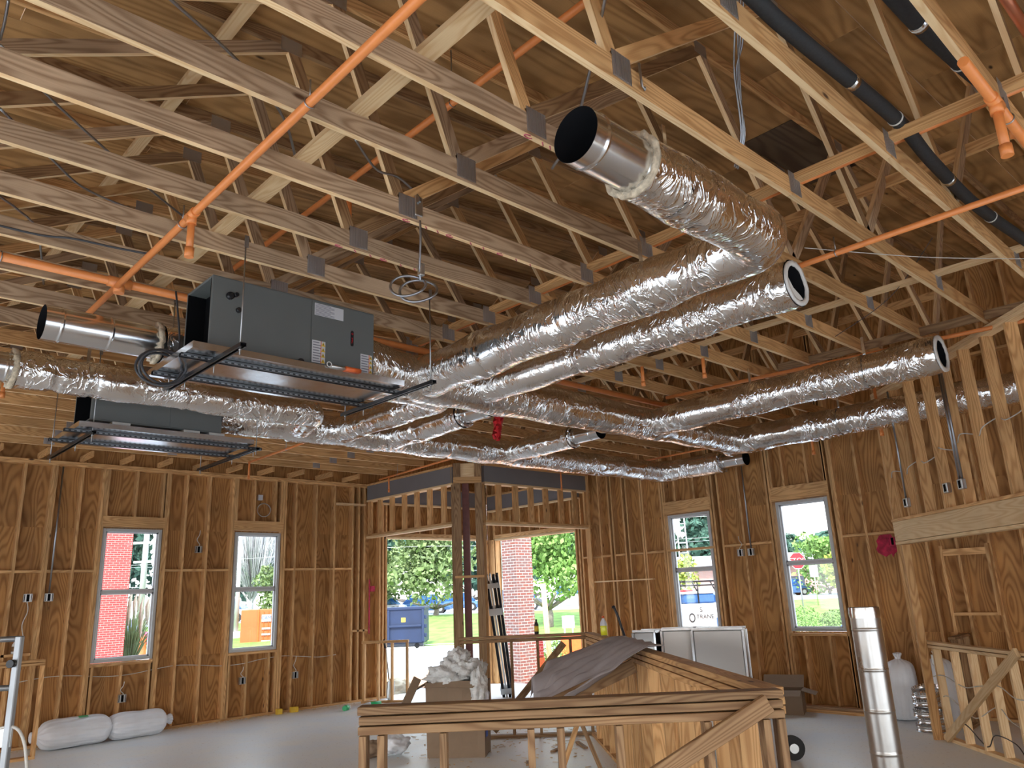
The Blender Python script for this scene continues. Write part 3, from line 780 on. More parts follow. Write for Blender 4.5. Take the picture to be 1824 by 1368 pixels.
# D1 with elbow toward camera-left
t = duct('largest foil wrapped branch duct with an elbow and a bare steel open end', [(4.36, 5.7, ZD), (4.22, 2.06, ZD), (2.88, 2.06, ZD)], .205, .2, (.9, 1.9, 2.75, 4.4), 2, .83, G)
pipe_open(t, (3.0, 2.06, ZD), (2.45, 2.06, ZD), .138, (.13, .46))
annulus((2.885, 2.06, ZD), (-1, 0, 0), .139, .176, 'insulation_edge', 'insulation', t, .022, .007)
strap(t, (4.26, 3.05, ZD), (0, 1, 0), .195, ZC); strap(t, (3.2, 2.06, ZD), (1, 0, 0), .175, ZC)
# D2
t = duct('foil wrapped branch duct with a white rimmed open end, below the elbow duct', [(5.1, 5.7, ZD), (5.06, 2.30, ZD)], .168, .2, (1.3, 2.5), 3, None, G)
annulus((5.06, 2.30, ZD), (0, -1, 0), .133, .170, 'white_liner_edge', 'white_rim', t, .014, .002)
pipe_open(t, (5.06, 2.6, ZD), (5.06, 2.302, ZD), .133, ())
strap(t, (5.07, 3.3, ZD), (0, 1, 0), .168, ZC)
mm = MB(); mm.sheet([(4.925, 2.292, 3.98), (5.0, 2.292, 3.90), (5.10, 2.292, 3.86), (5.13, 2.292, 3.84), (5.06, 2.292, 3.818), (4.98, 2.292, 3.845), (4.935, 2.292, 3.90)]); o = mm.build('liner_flap', 'white_rim', t)
# D3
t = duct('foil wrapped branch duct ending in a white rim near the angled partition', [(8.05, 5.75, ZD), (7.92, 2.28, ZD)], .180, .2, (1.2, 2.3), 4, None, G, amp=.010)
annulus((7.92, 2.28, ZD), (0, -1, 0), .138, .182, 'white_liner_edge', 'white_rim', t, .016, .002)
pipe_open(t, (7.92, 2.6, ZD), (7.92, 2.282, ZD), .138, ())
strap(t, (7.95, 3.0, ZD), (0, 1, 0), .18, ZC); strap(t, (8.0, 4.35, ZD), (0, 1, 0), .18, ZC)
# D4
t = duct('foil wrapped branch duct closest to the right wall, passing behind the partition studs', [(10.22, 6.0, ZD), (10.2, 5.0, ZD), (10.2, .9, ZD)], .19, .2, (1.4, 2.4, 3.3), 5, None, G, amp=.016)
strap(t, (10.2, 4.3, ZD), (0, 1, 0), .19, ZC)
mm = MB(); mm.lathe([(.001, 0), (.12, 0), (.2, -.04), (.205, -.12)], (10.25, 6.12, ZD), 32, axis='y'); mm.build('end_cap', 'foil', t)
# trunk 2
t2 = duct('long foil wrapped trunk duct leaving the far air handler, ending in an elbow', [(3.42, 8.42, 3.97), (4.0, 8.4, ZD), (11.72, 8.38, ZD), (11.72, 7.1, ZD)], .185, .2, (.8, 2.2, 3.3, 4.5, 6.0, 7.6), 6)
pipe_open(t2, (11.72, 7.3, ZD), (11.72, 6.62, ZD), .125, (.3, .55))
annulus((11.72, 7.1, ZD), (0, -1, 0), .126, .195, 'insulation_edge', 'foil', t2, .02, .01)
# R : L1 line behind unit joining trunk 2
t = duct('foil wrapped duct bending behind the near air handler to a bare pipe', [(4.95, 8.25, ZD), (4.95, 6.28, ZD), (2.02, 6.22, ZD)], .155, .18, (.5, 1.3), 7, None, G)
pipe_open(t, (2.3, 6.22, ZD), (1.17, 6.2, ZD), .132, (.2, .68, 1.02))
annulus((2.0, 6.22, ZD), (-1, 0, 0), .134, .168, 'insulation_edge', 'insulation', t, .035, .014)
# L2
t = duct('foil wrapped duct passing in front of the far air handler', [(1.28, 7.6, ZD), (4.2, 7.68, ZD), (4.35, 8.25, ZD)], .16, .16, (.3, .62, 1.5, 2.4), 8, None, G, amp=.016)
pipe_open(t, (1.6, 7.6, ZD), (-.2, 7.55, ZD), .13, (.4, 1.2))
annulus((1.28, 7.6, ZD), (-1, 0, 0), .132, .172, 'insulation_edge', 'insulation', t, .04, .014)
strap(t, (1.85, 7.62, ZD), (1, 0, 0), .16, ZC)
# R2, S3
t = duct('short foil wrapped branch with a bare collar beside a red rag', [(5.72, 8.25, ZD), (5.68, 6.78, ZD)], .16, .1, (.6,), 9, None, G)
pipe_open(t, (5.68, 6.9, ZD), (5.68, 6.32, ZD), .115, (.25, .5)); annulus((5.68, 6.78, ZD), (0, -1, 0), .116, .155, 'insulation_edge', 'foil', t, .02, .008)
t = duct('short foil wrapped branch with a bare open collar under the near trunk', [(7.82, 8.25, ZD), (7.82, 7.0, ZD)], .155, .1, (.6,), 10, None, G)
pipe_open(t, (7.82, 7.1, ZD), (7.82, 6.5, ZD), .11, (.2, .45)); annulus((7.82, 7.0, ZD), (0, -1, 0), .111, .15, 'insulation_edge', 'foil', t, .02, .008)
# red rag
mm = MB(); R_ = []
for i in range(7):
    z = 3.87 - i * .045
    R_.append([(5.74 + .05 * math.sin(j * 1.9 + i * .6) + .012 * j * (1 - i * .1), 6.30 + .02 * math.sin(j * 2.6 + i), z - .012 * abs(j - 3) * (i / 6)) for j in range(8)])
mm.ring(R_, False); o = mm.build('red_rag', 'red', origin=(5.8, 6.3, 3.6)); sm_ = o.modifiers.new('thick', 'SOLIDIFY'); sm_.thickness = .004
tag(o, 'red rag hanging from the bare collar under the trunk duct', 'rag')

# ================================================================= AIR HANDLERS
def air_handler(label, x0, x1, y0, y1, z0, z1, full):
    t = thing('air_handler', label, 'air handler', ((x0 + x1) / 2, (y0 + y1) / 2, z0), 'ceiling hung air handlers')
    w = .02
    mm = MB()
    mm.box(x0, x1, y0, y0 + w, z0, z1, 'x'); mm.box(x0, x1, y1 - w, y1, z0, z1, 'x')
    mm.box(x0, x1, y0 + w, y1 - w, z0, z0 + w, 'x'); mm.box(x0, x1, y0 + w, y1 - w, z1 - w, z1, 'x')
    mm.box(x1 - w, x1, y0 + w, y1 - w, z0 + w, z1 - w, 'x')
    mm.build('cabinet', 'cabinet', t, bevel=.004)
    mm = MB(); mm.box(x0 + .14, x0 + .16, y0 + w, y1 - w, z0 + w, z1 - w, 'x')
    mm.box(x0 + .001, x0 + .14, y0 + w, y0 + w + .012, z0 + w, z1 - w, 'x'); mm.box(x0 + .001, x0 + .14, y1 - w - .012, y1 - w, z0 + w, z1 - w, 'x')
    mm.build('inlet_lining', 'black', t)
    L = x1 - x0; H = z1 - z0; F = y0 - .001
    for fx0, fx1 in ((.004, .575), (.58, .996)):
        mm = MB(); mm.box(x0 + L * fx0, x0 + L * fx1, y0 - .006, y0, z0 + .012, z1 - .012, 'x'); mm.build('access_panel', 'cabinet', t, bevel=.002)
    if full:
        F = y0 - .0065
        mm = MB(); mm.lathe([(.03, 0), (.03, -.02), (.022, -.022), (.02, -.03)], (x0 + L * .095, F, z1 - H * .25), 20, axis='y'); mm.lathe([(.016, -.02), (.016, -.05)], (x0 + L * .12, F, z1 - H * .235), 14, axis='y'); mm.build('service_port', 'black_gloss', t)
        mm = MB(); mm.lathe([(.02, 0), (.02, -.022), (.012, -.024)], (x0 + L * .145, F, z1 - H * .42), 18, axis='y'); mm.build('service_port', 'black_gloss', t)
        mm = MB(); mm.lathe([(.028, 0), (.028, -.02)], (x0 + L * .515, F, z0 + .025), 18, axis='y'); mm.build('drain_port', 'black_gloss', t)
        def label_(fx, fz, w, h, lines, tri, edge):
            X = x0 + L * fx; Z = z1 - H * fz
            q = MB(); q.box(X, X + w, F - .001, F, Z - h, Z, 'x'); lb = q.build('printed_label', 'white_label', t)
            q = MB()
            for i in range(lines):
                zz = Z - h * (i + .7) / (lines + .4)
                q.box(X + .008, X + w * edge * (.97 if i % 3 else .8), F - .0018, F - .001, zz - h / lines * .22, zz + h / lines * .12, 'x')
            q.build('print_lines', 'print', lb)
            if tri:
                q = MB()
                for i in range(tri):
                    zz = Z - h * (i + .5) / tri; s_ = h / tri * .40; cx = X + w * (edge + (1 - edge) * .5)
                    q.sheet([(cx - s_, F - .002, zz - s_), (cx + s_, F - .002, zz - s_), (cx, F - .002, zz + s_)])
                q.build('warning_triangles', 'yellow', lb)
                q = MB(); q.box(X + w * edge - .004, X + w * edge + .002, F - .0019, F - .001, Z - h, Z, 'x'); q.build('label_stripe', 'orange', lb)
                q = MB()
                for i in range(tri):
                    zz = Z - h * (i + .5) / tri; s_ = h / tri * .12; cx = X + w * (edge + (1 - edge) * .5)
                    q.box(cx - s_ * .5, cx + s_ * .5, F - .0026, F - .002, zz - s_ * 1.8, zz + s_, 'x')
                q.build('warning_marks', 'black_gloss', lb)
        label_(.595, .05, .27, .105, 9, 0, .70)
        label_(.585, .60, .12, .19, 8, 4, .68)
        label_(.905, .66, .115, .165, 7, 4, .74)
        mm = MB()
        bx = x0 + L * .845; bz = z1 - H * .46
        pts = []
        for k in range(20):
            a = 2 * PI * k / 20; pts.append((bx + .014 * math.cos(a), bz + (.055 if math.sin(a) > 0 else -.055) + .014 * math.sin(a)))
        mm.ring([[(p[0], F, p[1]) for p in pts], [(p[0], F - .005, p[1]) for p in pts]], True, cap1=True, sm=False); bd = mm.build('logo_badge', 'black_gloss', t)
        mm = MB(); n = 18; mm.ring([[(bx + r_ * math.cos(2 * PI * k / n), F - .0055, bz + .04 + r_ * math.sin(2 * PI * k / n)) for k in range(n)] for r_ in (.0085, .0055)], True); mm.build('logo_ring', 'red', bd)
        text_part('logo_lettering', 'TRANE', .017, 'red', (bx, F - .006, bz - .02), (0, 0, 1), (-1, 0, 0), bd)
    return t
def drain_pan(label, x0, x1, y0, y1, z0, blocks, y_unit, tilt=0):
    t = thing('drain_pan', label, 'drain pan', ((x0 + x1) / 2, (y0 + y1) / 2, z0), 'galvanized drain pans')
    h = .05; w = .003; mm = MB()
    mm.box(x0, x1, y0, y1, z0, z0 + w, 'x'); mm.build('pan_floor', 'galv', t)
    mm = MB(); mm.box(x0, x1, y0 - w, y0, z0, z0 + h, 'x'); mm.box(x0, x1, y1, y1 + w, z0, z0 + h, 'x')
    mm.box(x0 - w, x0, y0, y1, z0, z0 + h, 'y'); mm.box(x1, x1 + w, y0, y1, z0, z0 + h, 'y'); mm.build('pan_rim', 'galv', t)
    for bx in blocks:
        mm = MB(); mm.box(bx, bx + .17, y_unit + .01, y_unit + .5, z0 + w, z0 + .10, 'x'); mm.build('foam_block', 'white_rim', t)
    return t
def trapeze(label, xs, ys, rails, z0, ztop, grp='strut trapezes under the air handlers'):
    t = thing('strut_trapeze', label, 'hanger frame', ((xs[0] + xs[1]) / 2, (ys[0] + ys[1]) / 2, z0), grp)
    def chan(a, b, name, slots=False):
        a = Vector(a); b = Vector(b); d = (b - a).normalized(); n = Vector((-d.y, d.x, 0)); up = Vector((0, 0, 1))
        mm = MB(); W_, H_, T_ = .041, .03, .003
        # open side down
        mm.board(a + up * (H_ - T_ / 2), b + up * (H_ - T_ / 2), T_, W_)
        mm.board(a + n * (W_ / 2) + up * H_ / 2, b + n * (W_ / 2) + up * H_ / 2, H_, T_); mm.board(a - n * (W_ / 2) + up * H_ / 2, b - n * (W_ / 2) + up * H_ / 2, H_, T_)
        mm.board(a + n * .0155 + up * .0015, b + n * .0155 + up * .0015, T_, .009); mm.board(a - n * .0155 + up * .0015, b - n * .0155 + up * .0015, T_, .009)
        mm.board(a + up * .022, b + up * .022, .004, .03, mi=1)
        o = mm.build(name, ['strut', 'black'], t)
        if slots:
            q = MB(); p = a - n * (W_ / 2 + .0022) + up * .010; e = b - n * (W_ / 2 + .0022) + up * .010
            q.board(p, e, .009, .0015); q.build('slotted_edge', 'slotted', o)
    for x in xs: chan((x, ys[0], z0), (x, ys[1], z0), 'cross_channel')
    for y in rails: chan((xs[0] - .22, y, z0 + .032), (xs[1] + .12, y, z0 + .032), 'rail_channel', True)
    for x in xs:
        for y in (ys[0] + .05, ys[1] - .05):
            mm = MB(); mm.tube([(x, y, z0 - .045), (x, y, ztop)], .0055, 8); mm.lathe([(.011, -.012), (.011, 0)], (x, y, z0), 6); mm.lathe([(.011, .03), (.011, .042)], (x, y, z0), 6)
            mm.board((x, y - .012, ztop - .06), (x, y - .012, ztop + .03), .03, .006, (1, 0, 0))
            mm.build('threaded_rod', 'rod', t)
        for y in rails:
            mm = MB(); mm.tube([(x + .03, y, z0 - .05), (x + .03, y, z0 + .08)], .004, 6); mm.build('clamp_bolt', 'rod', t)
    return t
air_handler('near grey air handler with labels and a dark badge, hanging above its pan', 2.09, 3.52, 5.40, 5.90, 3.71, 4.30, True)
drain_pan('galvanized drain pan under the near air handler', 1.93, 3.74, 5.26, 6.16, 3.65, (), 5.4)
trapeze('dark strut frame carrying the near air handler pan', (2.12, 3.76), (4.86, 6.3), (5.42, 5.98), 3.585, 4.40)
air_handler('far grey air handler, partly hidden behind the foil duct', 2.05, 3.36, 8.15, 8.75, 3.70, 4.28, False)
drain_pan('galvanized drain pan under the far air handler, with white foam blocks', 1.93, 3.68, 8.02, 8.98, 3.60, (2.25, 2.95, 3.22), 8.12)
trapeze('dark strut frame carrying the far air handler pan', (2.06, 3.72), (8.0, 9.65), (8.18, 8.74), 3.535, 4.40)
# level/float switch on pan edge
t = thing('float_switch', 'orange sleeved clear tube lying on the near pan edge', 'switch', (3.1, 5.24, 3.70))
mm = MB(); mm.tube([(3.02, 5.245, 3.700), (3.2, 5.245, 3.700)], .012, 12); mm.build('clear_tube', 'steelbox', t)
mm = MB(); mm.tube([(3.15, 5.244, 3.700), (3.29, 5.244, 3.700)], .020, 14); mm.build('orange_sleeve', 'orange', t)
mm = MB(); n = 20; mm.tube([(3.0 + .02 * math.cos(2 * PI * k / n), 5.24, 3.71 + .02 * math.sin(2 * PI * k / n)) for k in range(n + 1)], .004, 6); mm.build('ring_end', 'white_rim', t)

# ================================================================= SPRINKLER PIPES
GP = 'orange sprinkler pipes'
def pipe(label, pts, r, drops=(), tees=(), hang=(), caps=(), ztop=4.33):
    t = thing('sprinkler_pipe', label, 'pipe', pts[0], GP)
    mm = MB(); mm.tube(elbow_path(pts, r * 2.2, 2.0) if len(pts) > 2 else pts, r, 16); mm.build('pipe_run', 'cpvc', t)
    d = (Vector(pts[1]) - Vector(pts[0])).normalized()
    for p in tees:
        p = Vector(p); mm = MB(); mm.tube([p - d * r * 2.6, p + d * r * 2.6], r * 1.28, 16); mm.tube([p, p - Vector((0, 0, r * 2.6))], r * 1.25, 16); mm.build('tee_fitting', 'cpvc', t)
    for p, L in drops:
        p = Vector(p); mm = MB(); mm.tube([p, p - Vector((0, 0, L))], r * .9, 14); mm.tube([p - Vector((0, 0, L - .05)), p - Vector((0, 0, L + .01))], r * 1.15, 14); mm.build('drop_nipple', 'cpvc', t)
    for p in hang:
        p = Vector(p); mm = MB(); n = 16; a = Vector((-d.y, d.x, 0)); zt = ztop
        mm.tube([p + a * math.cos(2 * PI * k / n) * (r + .004) + Vector((0, 0, math.sin(2 * PI * k / n) * (r + .004))) for k in range(n + 1)], .004, 6)
        mm.tube([p + Vector((0, 0, r)), Vector((p.x, p.y, zt))], .005, 6); mm.build('pipe_hanger', 'rod', t)
z = 4.20
pipe('orange sprinkler branch pipe running toward the camera past the near air handler', [(1.60, 6.85, 4.28), (1.55, 4.46, z), (1.55, .4, z)], .024, [((1.55, 4.40, z), .27)], [(1.55, 4.40, z)], [(1.55, 2.95, z), (1.55, 4.55, z)])
pipe('thick orange sprinkler main pipe passing behind the near air handler', [(-1.5, 5.955, 4.287), (9.5, 5.955, 4.287)], .032, [], [(1.60, 5.955, 4.287)], [(.83, 5.955, 4.287)])
pipe('long thin orange sprinkler pipe above the middle open duct end', [(5.36, 6.2, z), (5.36, .2, z)], .022, [((5.37, 5.6, z), .3)], [], [(5.36, 2.1, z)])
pipe('high orange sprinkler pipe inside the trusses with a drop', [(3.06, 9.5, 5.3), (3.06, .5, 5.3)], .026, [((3.07, 5.1, 5.3), .5)], [(3.07, 5.1, 5.3)], [(3.06, 3.7, 5.3), (3.06, 2.3, 5.3)], ztop=5.75)
pipe('orange sprinkler pipe lying along the brace board above the elbow duct', [(4.79, 10.2, 4.55), (4.79, .2, 4.55)], .024, [((4.79, .78, 4.3), .02)], [])
pipe('orange sprinkler pipe with a tee and drop in the upper right corner', [(3.72, .735, z), (6.5, .735, z)], .026, [((4.20, .735, z), .30)], [(4.20, .735, z)], [(4.42, .735, z)])
pipe('orange sprinkler pipe crossing the angled partition top', [(8.1, 5.6, 4.25), (8.45, 2.4, 4.25), (8.7, .6, 4.25)], .022)
pipe('orange sprinkler pipe ending in a drop below the far trusses by the left wall', [(5.35, 9.4, 4.13), (5.4, 11.92, 4.13)], .017, [((5.4, 11.9, 4.13), .27)], [], [(5.37, 10.594, 4.13)])
pipe('orange sprinkler pipe hanging in front of the left grey beam', [(8.30, 12.5, 4.13), (8.05, 9.9, 4.13)], .017, [((8.28, 12.15, 4.13), .28)], [], [(8.232, 11.797, 4.13)])
pipe('orange sprinkler pipe hanging in front of the right grey beam', [(10.0, 10.0, 4.13), (11.6, 10.0, 4.13)], .016, [((10.75, 10.0, 4.13), .36)], [], [(10.4, 10.0, 4.13)])
pipe('orange sprinkler pipe near the right wall above the last elbow', [(11.55, 8.9, 4.18), (11.4, 6.4, 4.18)], .017, [])
pipe('orange sprinkler pipe with a stub behind the first foil duct at the left', [(.9, 9.4, 4.15), (.9, 7.2, 4.15)], .022, [((1.42, 8.9, 4.15), .15)], [])
for i, (x, y) in enumerate(((10.3, 3.835), (10.9, 5.06), (6.9, 5.06), (7.2, 4.4475))):
    mm = MB(); mm.tube([(x, y, 4.34), (x, y, 3.70 if x > 10 else 4.12)], .02, 12); mm.tube([(x, y, 3.74 if x > 10 else 4.15), (x, y, 3.68 if x > 10 else 4.10)], .025, 12)
    tag(mm.build('sprinkler_drop', 'cpvc', origin=(x, y, 4.3)), ['orange drop stub under the duct behind the partition studs', 'orange drop stub under the duct closest to the right wall', 'orange drop stub hanging between the trusses below the second branch', 'orange drop stub above the third branch duct'][i], 'pipe stub')

# ================================================================= INSULATED LINES, COPPER, CABLES
def line(name, label, cat, pts, r, mat, n=14, smooth=8, group=None, bands=()):
    P = bez(pts, smooth)
    if bands:
        t = thing(name, label, cat, tuple(P[0]), group)
        mm = MB(); mm.tube(P, r, n); mm.build('foam_tube', mat, t)
        for i in bands:
            p = P[i]; d = (P[i + 1] - p).normalized(); mm = MB(); mm.tube([p - d * .025, p + d * .025], r + .002, n); mm.build('foil_tape_band', 'galv', t)
        for i in (bands[0] + 4, bands[-1] + 7):
            if i < len(P) - 1:
                p = P[i]; d = (P[i + 1] - p).normalized(); mm = MB(); mm.tube([p - d * .006, p + d * .006], r + .004, n); mm.build('cable_tie', 'white_rim', t)
        return t
    mm = MB(); mm.tube(P, r, n); return tag(mm.build(name, mat, origin=tuple(P[0])), label, cat, group)
line('insulated_line', 'black foam insulated refrigerant line running over the bracing board', 'insulated pipe', [(1.2, 1.33, 4.56), (2.9, 1.34, 4.53), (3.4, 1.33, 4.52), (4.5, 1.29, 4.53), (5.15, 1.31, 4.50), (6.1, 1.32, 4.50), (7.2, 1.25, 4.50), (8.4, 1.2, 4.5)], .042, 'rubber', bands=(20, 35))
line('insulated_line', 'second black foam insulated line in the upper right corner', 'insulated pipe', [(2.0, .93, 4.6), (3.6, .92, 4.6), (4.3, .88, 4.6), (4.62, .86, 4.62)], .045, 'rubber', bands=(6, 10))
line('copper_pipe', 'shiny copper pipe in the top right corner of the ceiling', 'copper pipe', [(3.0, .50, 4.3), (4.4, .49, 4.3)], .024, 'copper', smooth=2)
line('armoured_cable', 'grey armoured cable crossing the trusses at the upper left', 'cable', [(.6, 3.3, 4.9), (1.054, 3.523, 4.9), (1.517, 3.754, 4.9), (1.951, 4.056, 4.88), (2.3, 4.5, 4.8)], .0095, 'cable', 8)
line('armoured_cable', 'armoured cable curving down into the small wall tag box', 'cable', [(2.2, 3.6, 4.6), (2.45, 3.75, 4.56), (2.65, 3.80, 4.60), (2.80, 3.84, 4.58), (2.84, 3.80, 4.50), (2.83, 3.79, 4.47)], .008, 'cable', 8)
line('armoured_cable', 'thin armoured cable slanting up behind the bare duct end', 'cable', [(2.0, 1.2, 5.0), (2.45, 1.75, 4.75), (3.0, 2.5, 4.5), (3.2, 2.9, 4.45)], .009, 'cable', 8)
for i, pts in enumerate(([(.45, 4.23, 4.75), (.759, 4.555, 4.75), (1.187, 4.936, 4.75), (1.56, 5.26, 4.75), (1.89, 5.51, 4.75)], [(.544, 4.674, 4.65), (.907, 5.076, 4.65), (1.15, 5.318, 4.65), (1.511, 5.432, 4.65)], [(.5, 5.4, 4.6), (.737, 5.683, 4.6), (.859, 5.804, 4.6), (1.05, 6.1, 4.6), (1.3, 7.0, 4.55)], [(.436, 4.051, 4.9), (.455, 4.243, 4.9), (.465, 4.402, 4.9)], [(.4, 5.48, 4.305), (.924, 5.484, 4.305), (1.141, 5.417, 4.31), (1.38, 5.394, 4.31), (1.6, 5.334, 4.3)])):
    line('armoured_cable', ['longest armoured cable slanting through the trusses at the upper left', 'armoured cable sagging between two trusses, left of the branch pipe tee', 'short armoured cable at the left edge above the thick orange main pipe', 'armoured cable at the top left corner', 'dark cable running just under a truss chord above the orange main pipe'][i], 'cable', pts, .008, 'cable' if i < 4 else 'cable_dark', 8)
# hanging coil with box
t = thing('cable_coil', 'coiled armoured cable hanging from a truss beside the near air handler', 'cable coil', (2.83, 3.84, 3.9))
mm = MB(); mm.tube(bez([(2.83, 3.79, 4.33), (2.84, 3.80, 4.2), (2.86, 3.84, 4.02), (2.88, 3.86, 3.93)], 6), .008, 8)
mm.build('drop_cable', 'cable', t)
for cx, cz, r1, ph in ((-.075, -.015, .118, .4), (-.005, -.055, .125, 1.2)):
    cc = Vector((2.87, 3.86, 3.91)) + Vector((.7228, -.6911, 0)) * cx + Vector((0, 0, cz)); n = 40; P = []
    for k in range(n + 3):
        a = 2 * PI * k / n + ph
        P.append(cc + Vector((.7228, -.6911, 0)) * r1 * math.cos(a) + Vector((.25, .27, .86)) * r1 * .86 * math.sin(a) + Vector((.69, .72, 0)) * .012 * math.sin(2 * a))
    mm = MB(); mm.tube(P, .009, 8); mm.build('cable_loop', 'cable', t)
mm = MB(); mm.box(2.86, 2.90, 3.83, 3.87, 3.96, 4.05, 'z'); mm.build('cable_connector', 'steelbox', t, bevel=.006)
mm = MB(); mm.box(2.80, 2.865, 3.80, 3.812, 4.37, 4.52, 'z'); tag(mm.build('wall_tag', 'steelbox', origin=(2.83, 3.8, 4.37), bevel=.008), 'small light metal cover plate screwed to a truss chord', 'cover plate')
# hanging grey cables
t = thing('cable_bundle', 'bundle of grey cables hanging between two trusses above the elbow duct', 'cable bundle', (4.0, 1.95, 5.3))
for i in range(4):
    pts = [(3.45 + .02 * i, 1.62, 5.35), (3.62 + .03 * i, 1.78, 5.0), (3.78 + .02 * ((i * 7) % 4), 1.9, 4.85), (4.0 + .015 * i, 2.02, 4.6), (4.05 + .02 * ((i * 5) % 3), 2.12, 4.42)]
    mm = MB(); mm.tube(bez(pts, 8), .006, 6); mm.build('cable_strand', 'cable', t)
line('hanging_wire', 'thin pale wire stretched across the trusses at the right', 'wire', [(5.3, 2.3, 4.3), (6.2, 1.75, 4.28), (7.2, 1.2, 4.35)], .0035, 'cable_white', 6)
line('hanging_wire', 'thin wire rising toward the right above the third branch duct', 'wire', [(7.3, 3.0, 4.2), (7.2, 2.4, 4.4), (7.0, 1.9, 4.75)], .0035, 'cable_dark', 6)
# coil beside unit
t = thing('cable_coil', 'loose loop of dark cable beside the left end of the near air handler', 'cable coil', (1.95, 5.75, 3.6))
P = []
for k in range(90):
    a = 2 * PI * k / 30; rr = .15 + .012 * (k // 30)
    P.append(Vector((1.90 + rr * math.cos(a), 5.78 + .03 * math.sin(a * 1.3), 3.62 + rr * .8 * math.sin(a))))
mm = MB(); mm.tube(P, .010, 8); mm.tube(bez([(2.0, 5.75, 3.74), (2.02, 5.8, 3.9), (2.0, 5.9, 4.3)], 5), .008, 8); mm.build('coiled_cable', 'cable_dark', t)
# chord side hook
mm = MB(); mm.tube([(2.88, 1.96, 4.50), (2.88, 1.955, 4.36), (2.895, 1.95, 4.345), (2.91, 1.96, 4.37)], .007, 8); tag(mm.build('steel_hook', 'rod', origin=(2.88, 1.96, 4.4)), 'bent steel hook on the chord above the elbow duct', 'hook')

# ================================================================= ELECTRICAL BOXES AND WALL WIRING
def ebox(label, axis, c, z, conduit=None, cable=None, double=False, spray=False):
    if axis == 'x': P0 = Vector((c, YA - .002, z)); s = Vector((1, 0, 0)); nrm = Vector((0, -1, 0))
    else: P0 = Vector((XB - .002, c, z)); s = Vector((0, 1, 0)); nrm = Vector((-1, 0, 0))
    t = thing('electrical_box', label, 'electrical box', tuple(P0), 'steel electrical boxes on the walls')
    mm = MB(); w, h = .055, .055
    for a, b in ((-1, 0), (1, 0)): mm.board(P0 + s * w * a + nrm * .015 - Vector((0, 0, h)), P0 + s * w * a + nrm * .015 + Vector((0, 0, h)), .05, .006, tuple(nrm))
    for a in (-1, 1): mm.board(P0 - s * w + nrm * .015 + Vector((0, 0, a * h)), P0 + s * w + nrm * .015 + Vector((0, 0, a * h)), .006, .05)
    mm.board(P0 - s * w * .75 + nrm * .04 , P0 - s * w * .35 + nrm * .04, h * 2, .003); mm.board(P0 + s * w * .35 + nrm * .04, P0 + s * w * .75 + nrm * .04, h * 2, .003)
    mm.build('steel_box', 'spray' if spray else 'steelbox', t)
    mm = MB(); mm.board(P0 - s * w * .9 + nrm * .003, P0 + s * w * .9 + nrm * .003, h * 1.9, .004); mm.build('box_back', 'black', t)
    if conduit:
        mm = MB(); mm.tube([P0 + nrm * .012 + Vector((0, 0, h)), P0 + nrm * .012 + Vector((0, 0, conduit - z))], .013, 10); mm.build('conduit', 'cable', t)
    if cable:
        pts = [P0 + nrm * .01 + Vector((0, 0, h * (1 if cable > z else -1)))]
        for k in range(1, 5): pts.append(P0 + nrm * .01 + s * (.03 * math.sin(k * 2.2)) + Vector((0, 0, (cable - z) * k / 4)))
        mm = MB(); mm.tube(bez(pts, 5), .006, 6); mm.build('box_cable', 'cable_white', t)
ebox('left box of a pair beside the conduit left of the first window', 'x', 2.88, 2.13, cable=1.35)
ebox('right box of a pair, fed by the grey conduit left of the first window', 'x', 3.16, 2.13, conduit=4.15)
ebox('box high on a stud between both left wall windows', 'x', 5.40, 2.87, cable=3.2)
ebox('box low under the first left wall window', 'x', 4.35, .55, cable=.8)
ebox('box low under the second left wall window', 'x', 6.32, .62, cable=.85)
ebox('box low on the studs right of the second left wall window', 'x', 7.33, .62, cable=.95)
ebox('left box of a pair between the right wall windows', 'y', 7.18, 2.42, cable=2.7)
ebox('right box of a pair under the dark conduit between the right wall windows', 'y', 6.98, 2.42, conduit=4.3)
ebox('magenta sprayed box on the wall left of the angled partition', 'y', 4.63, 2.42, spray=True)
# spray marks
def splat(label, P0, s, up, r, seed):
    rnd = random.Random(seed); mm = MB(); n = 26; P0 = Vector(P0); s = Vector(s); up = Vector(up); nn = s.cross(up)
    mm.sheet([P0 + s * math.cos(2 * PI * k / n) * r * rnd.uniform(.6, 1.1) + up * math.sin(2 * PI * k / n) * r * 1.3 * rnd.uniform(.6, 1.1) for k in range(n)])
    return tag(mm.build('spray_paint_mark', 'spray', origin=tuple(P0)), label, 'paint mark')
splat('magenta spray paint blot on the plywood left of the angled partition', (XB + SD - .003, 4.80, 2.38), (0, 1, 0), (0, 0, 1), .17, 3)
t = thing('electrical_box', 'small red sprayed box on the post left of the entry opening', 'electrical box', (8.93, 13.76, 2.1), 'steel electrical boxes on the walls')
mm = MB(); mm.box(8.90, 9.0, 13.70, 13.76, 2.06, 2.17); mm.build('steel_box', 'spray', t)
mm = MB(); mm.box(8.86, 8.885, 13.70, 13.71, 1.25, 2.3); mm.build('paint_run', 'spray', t)
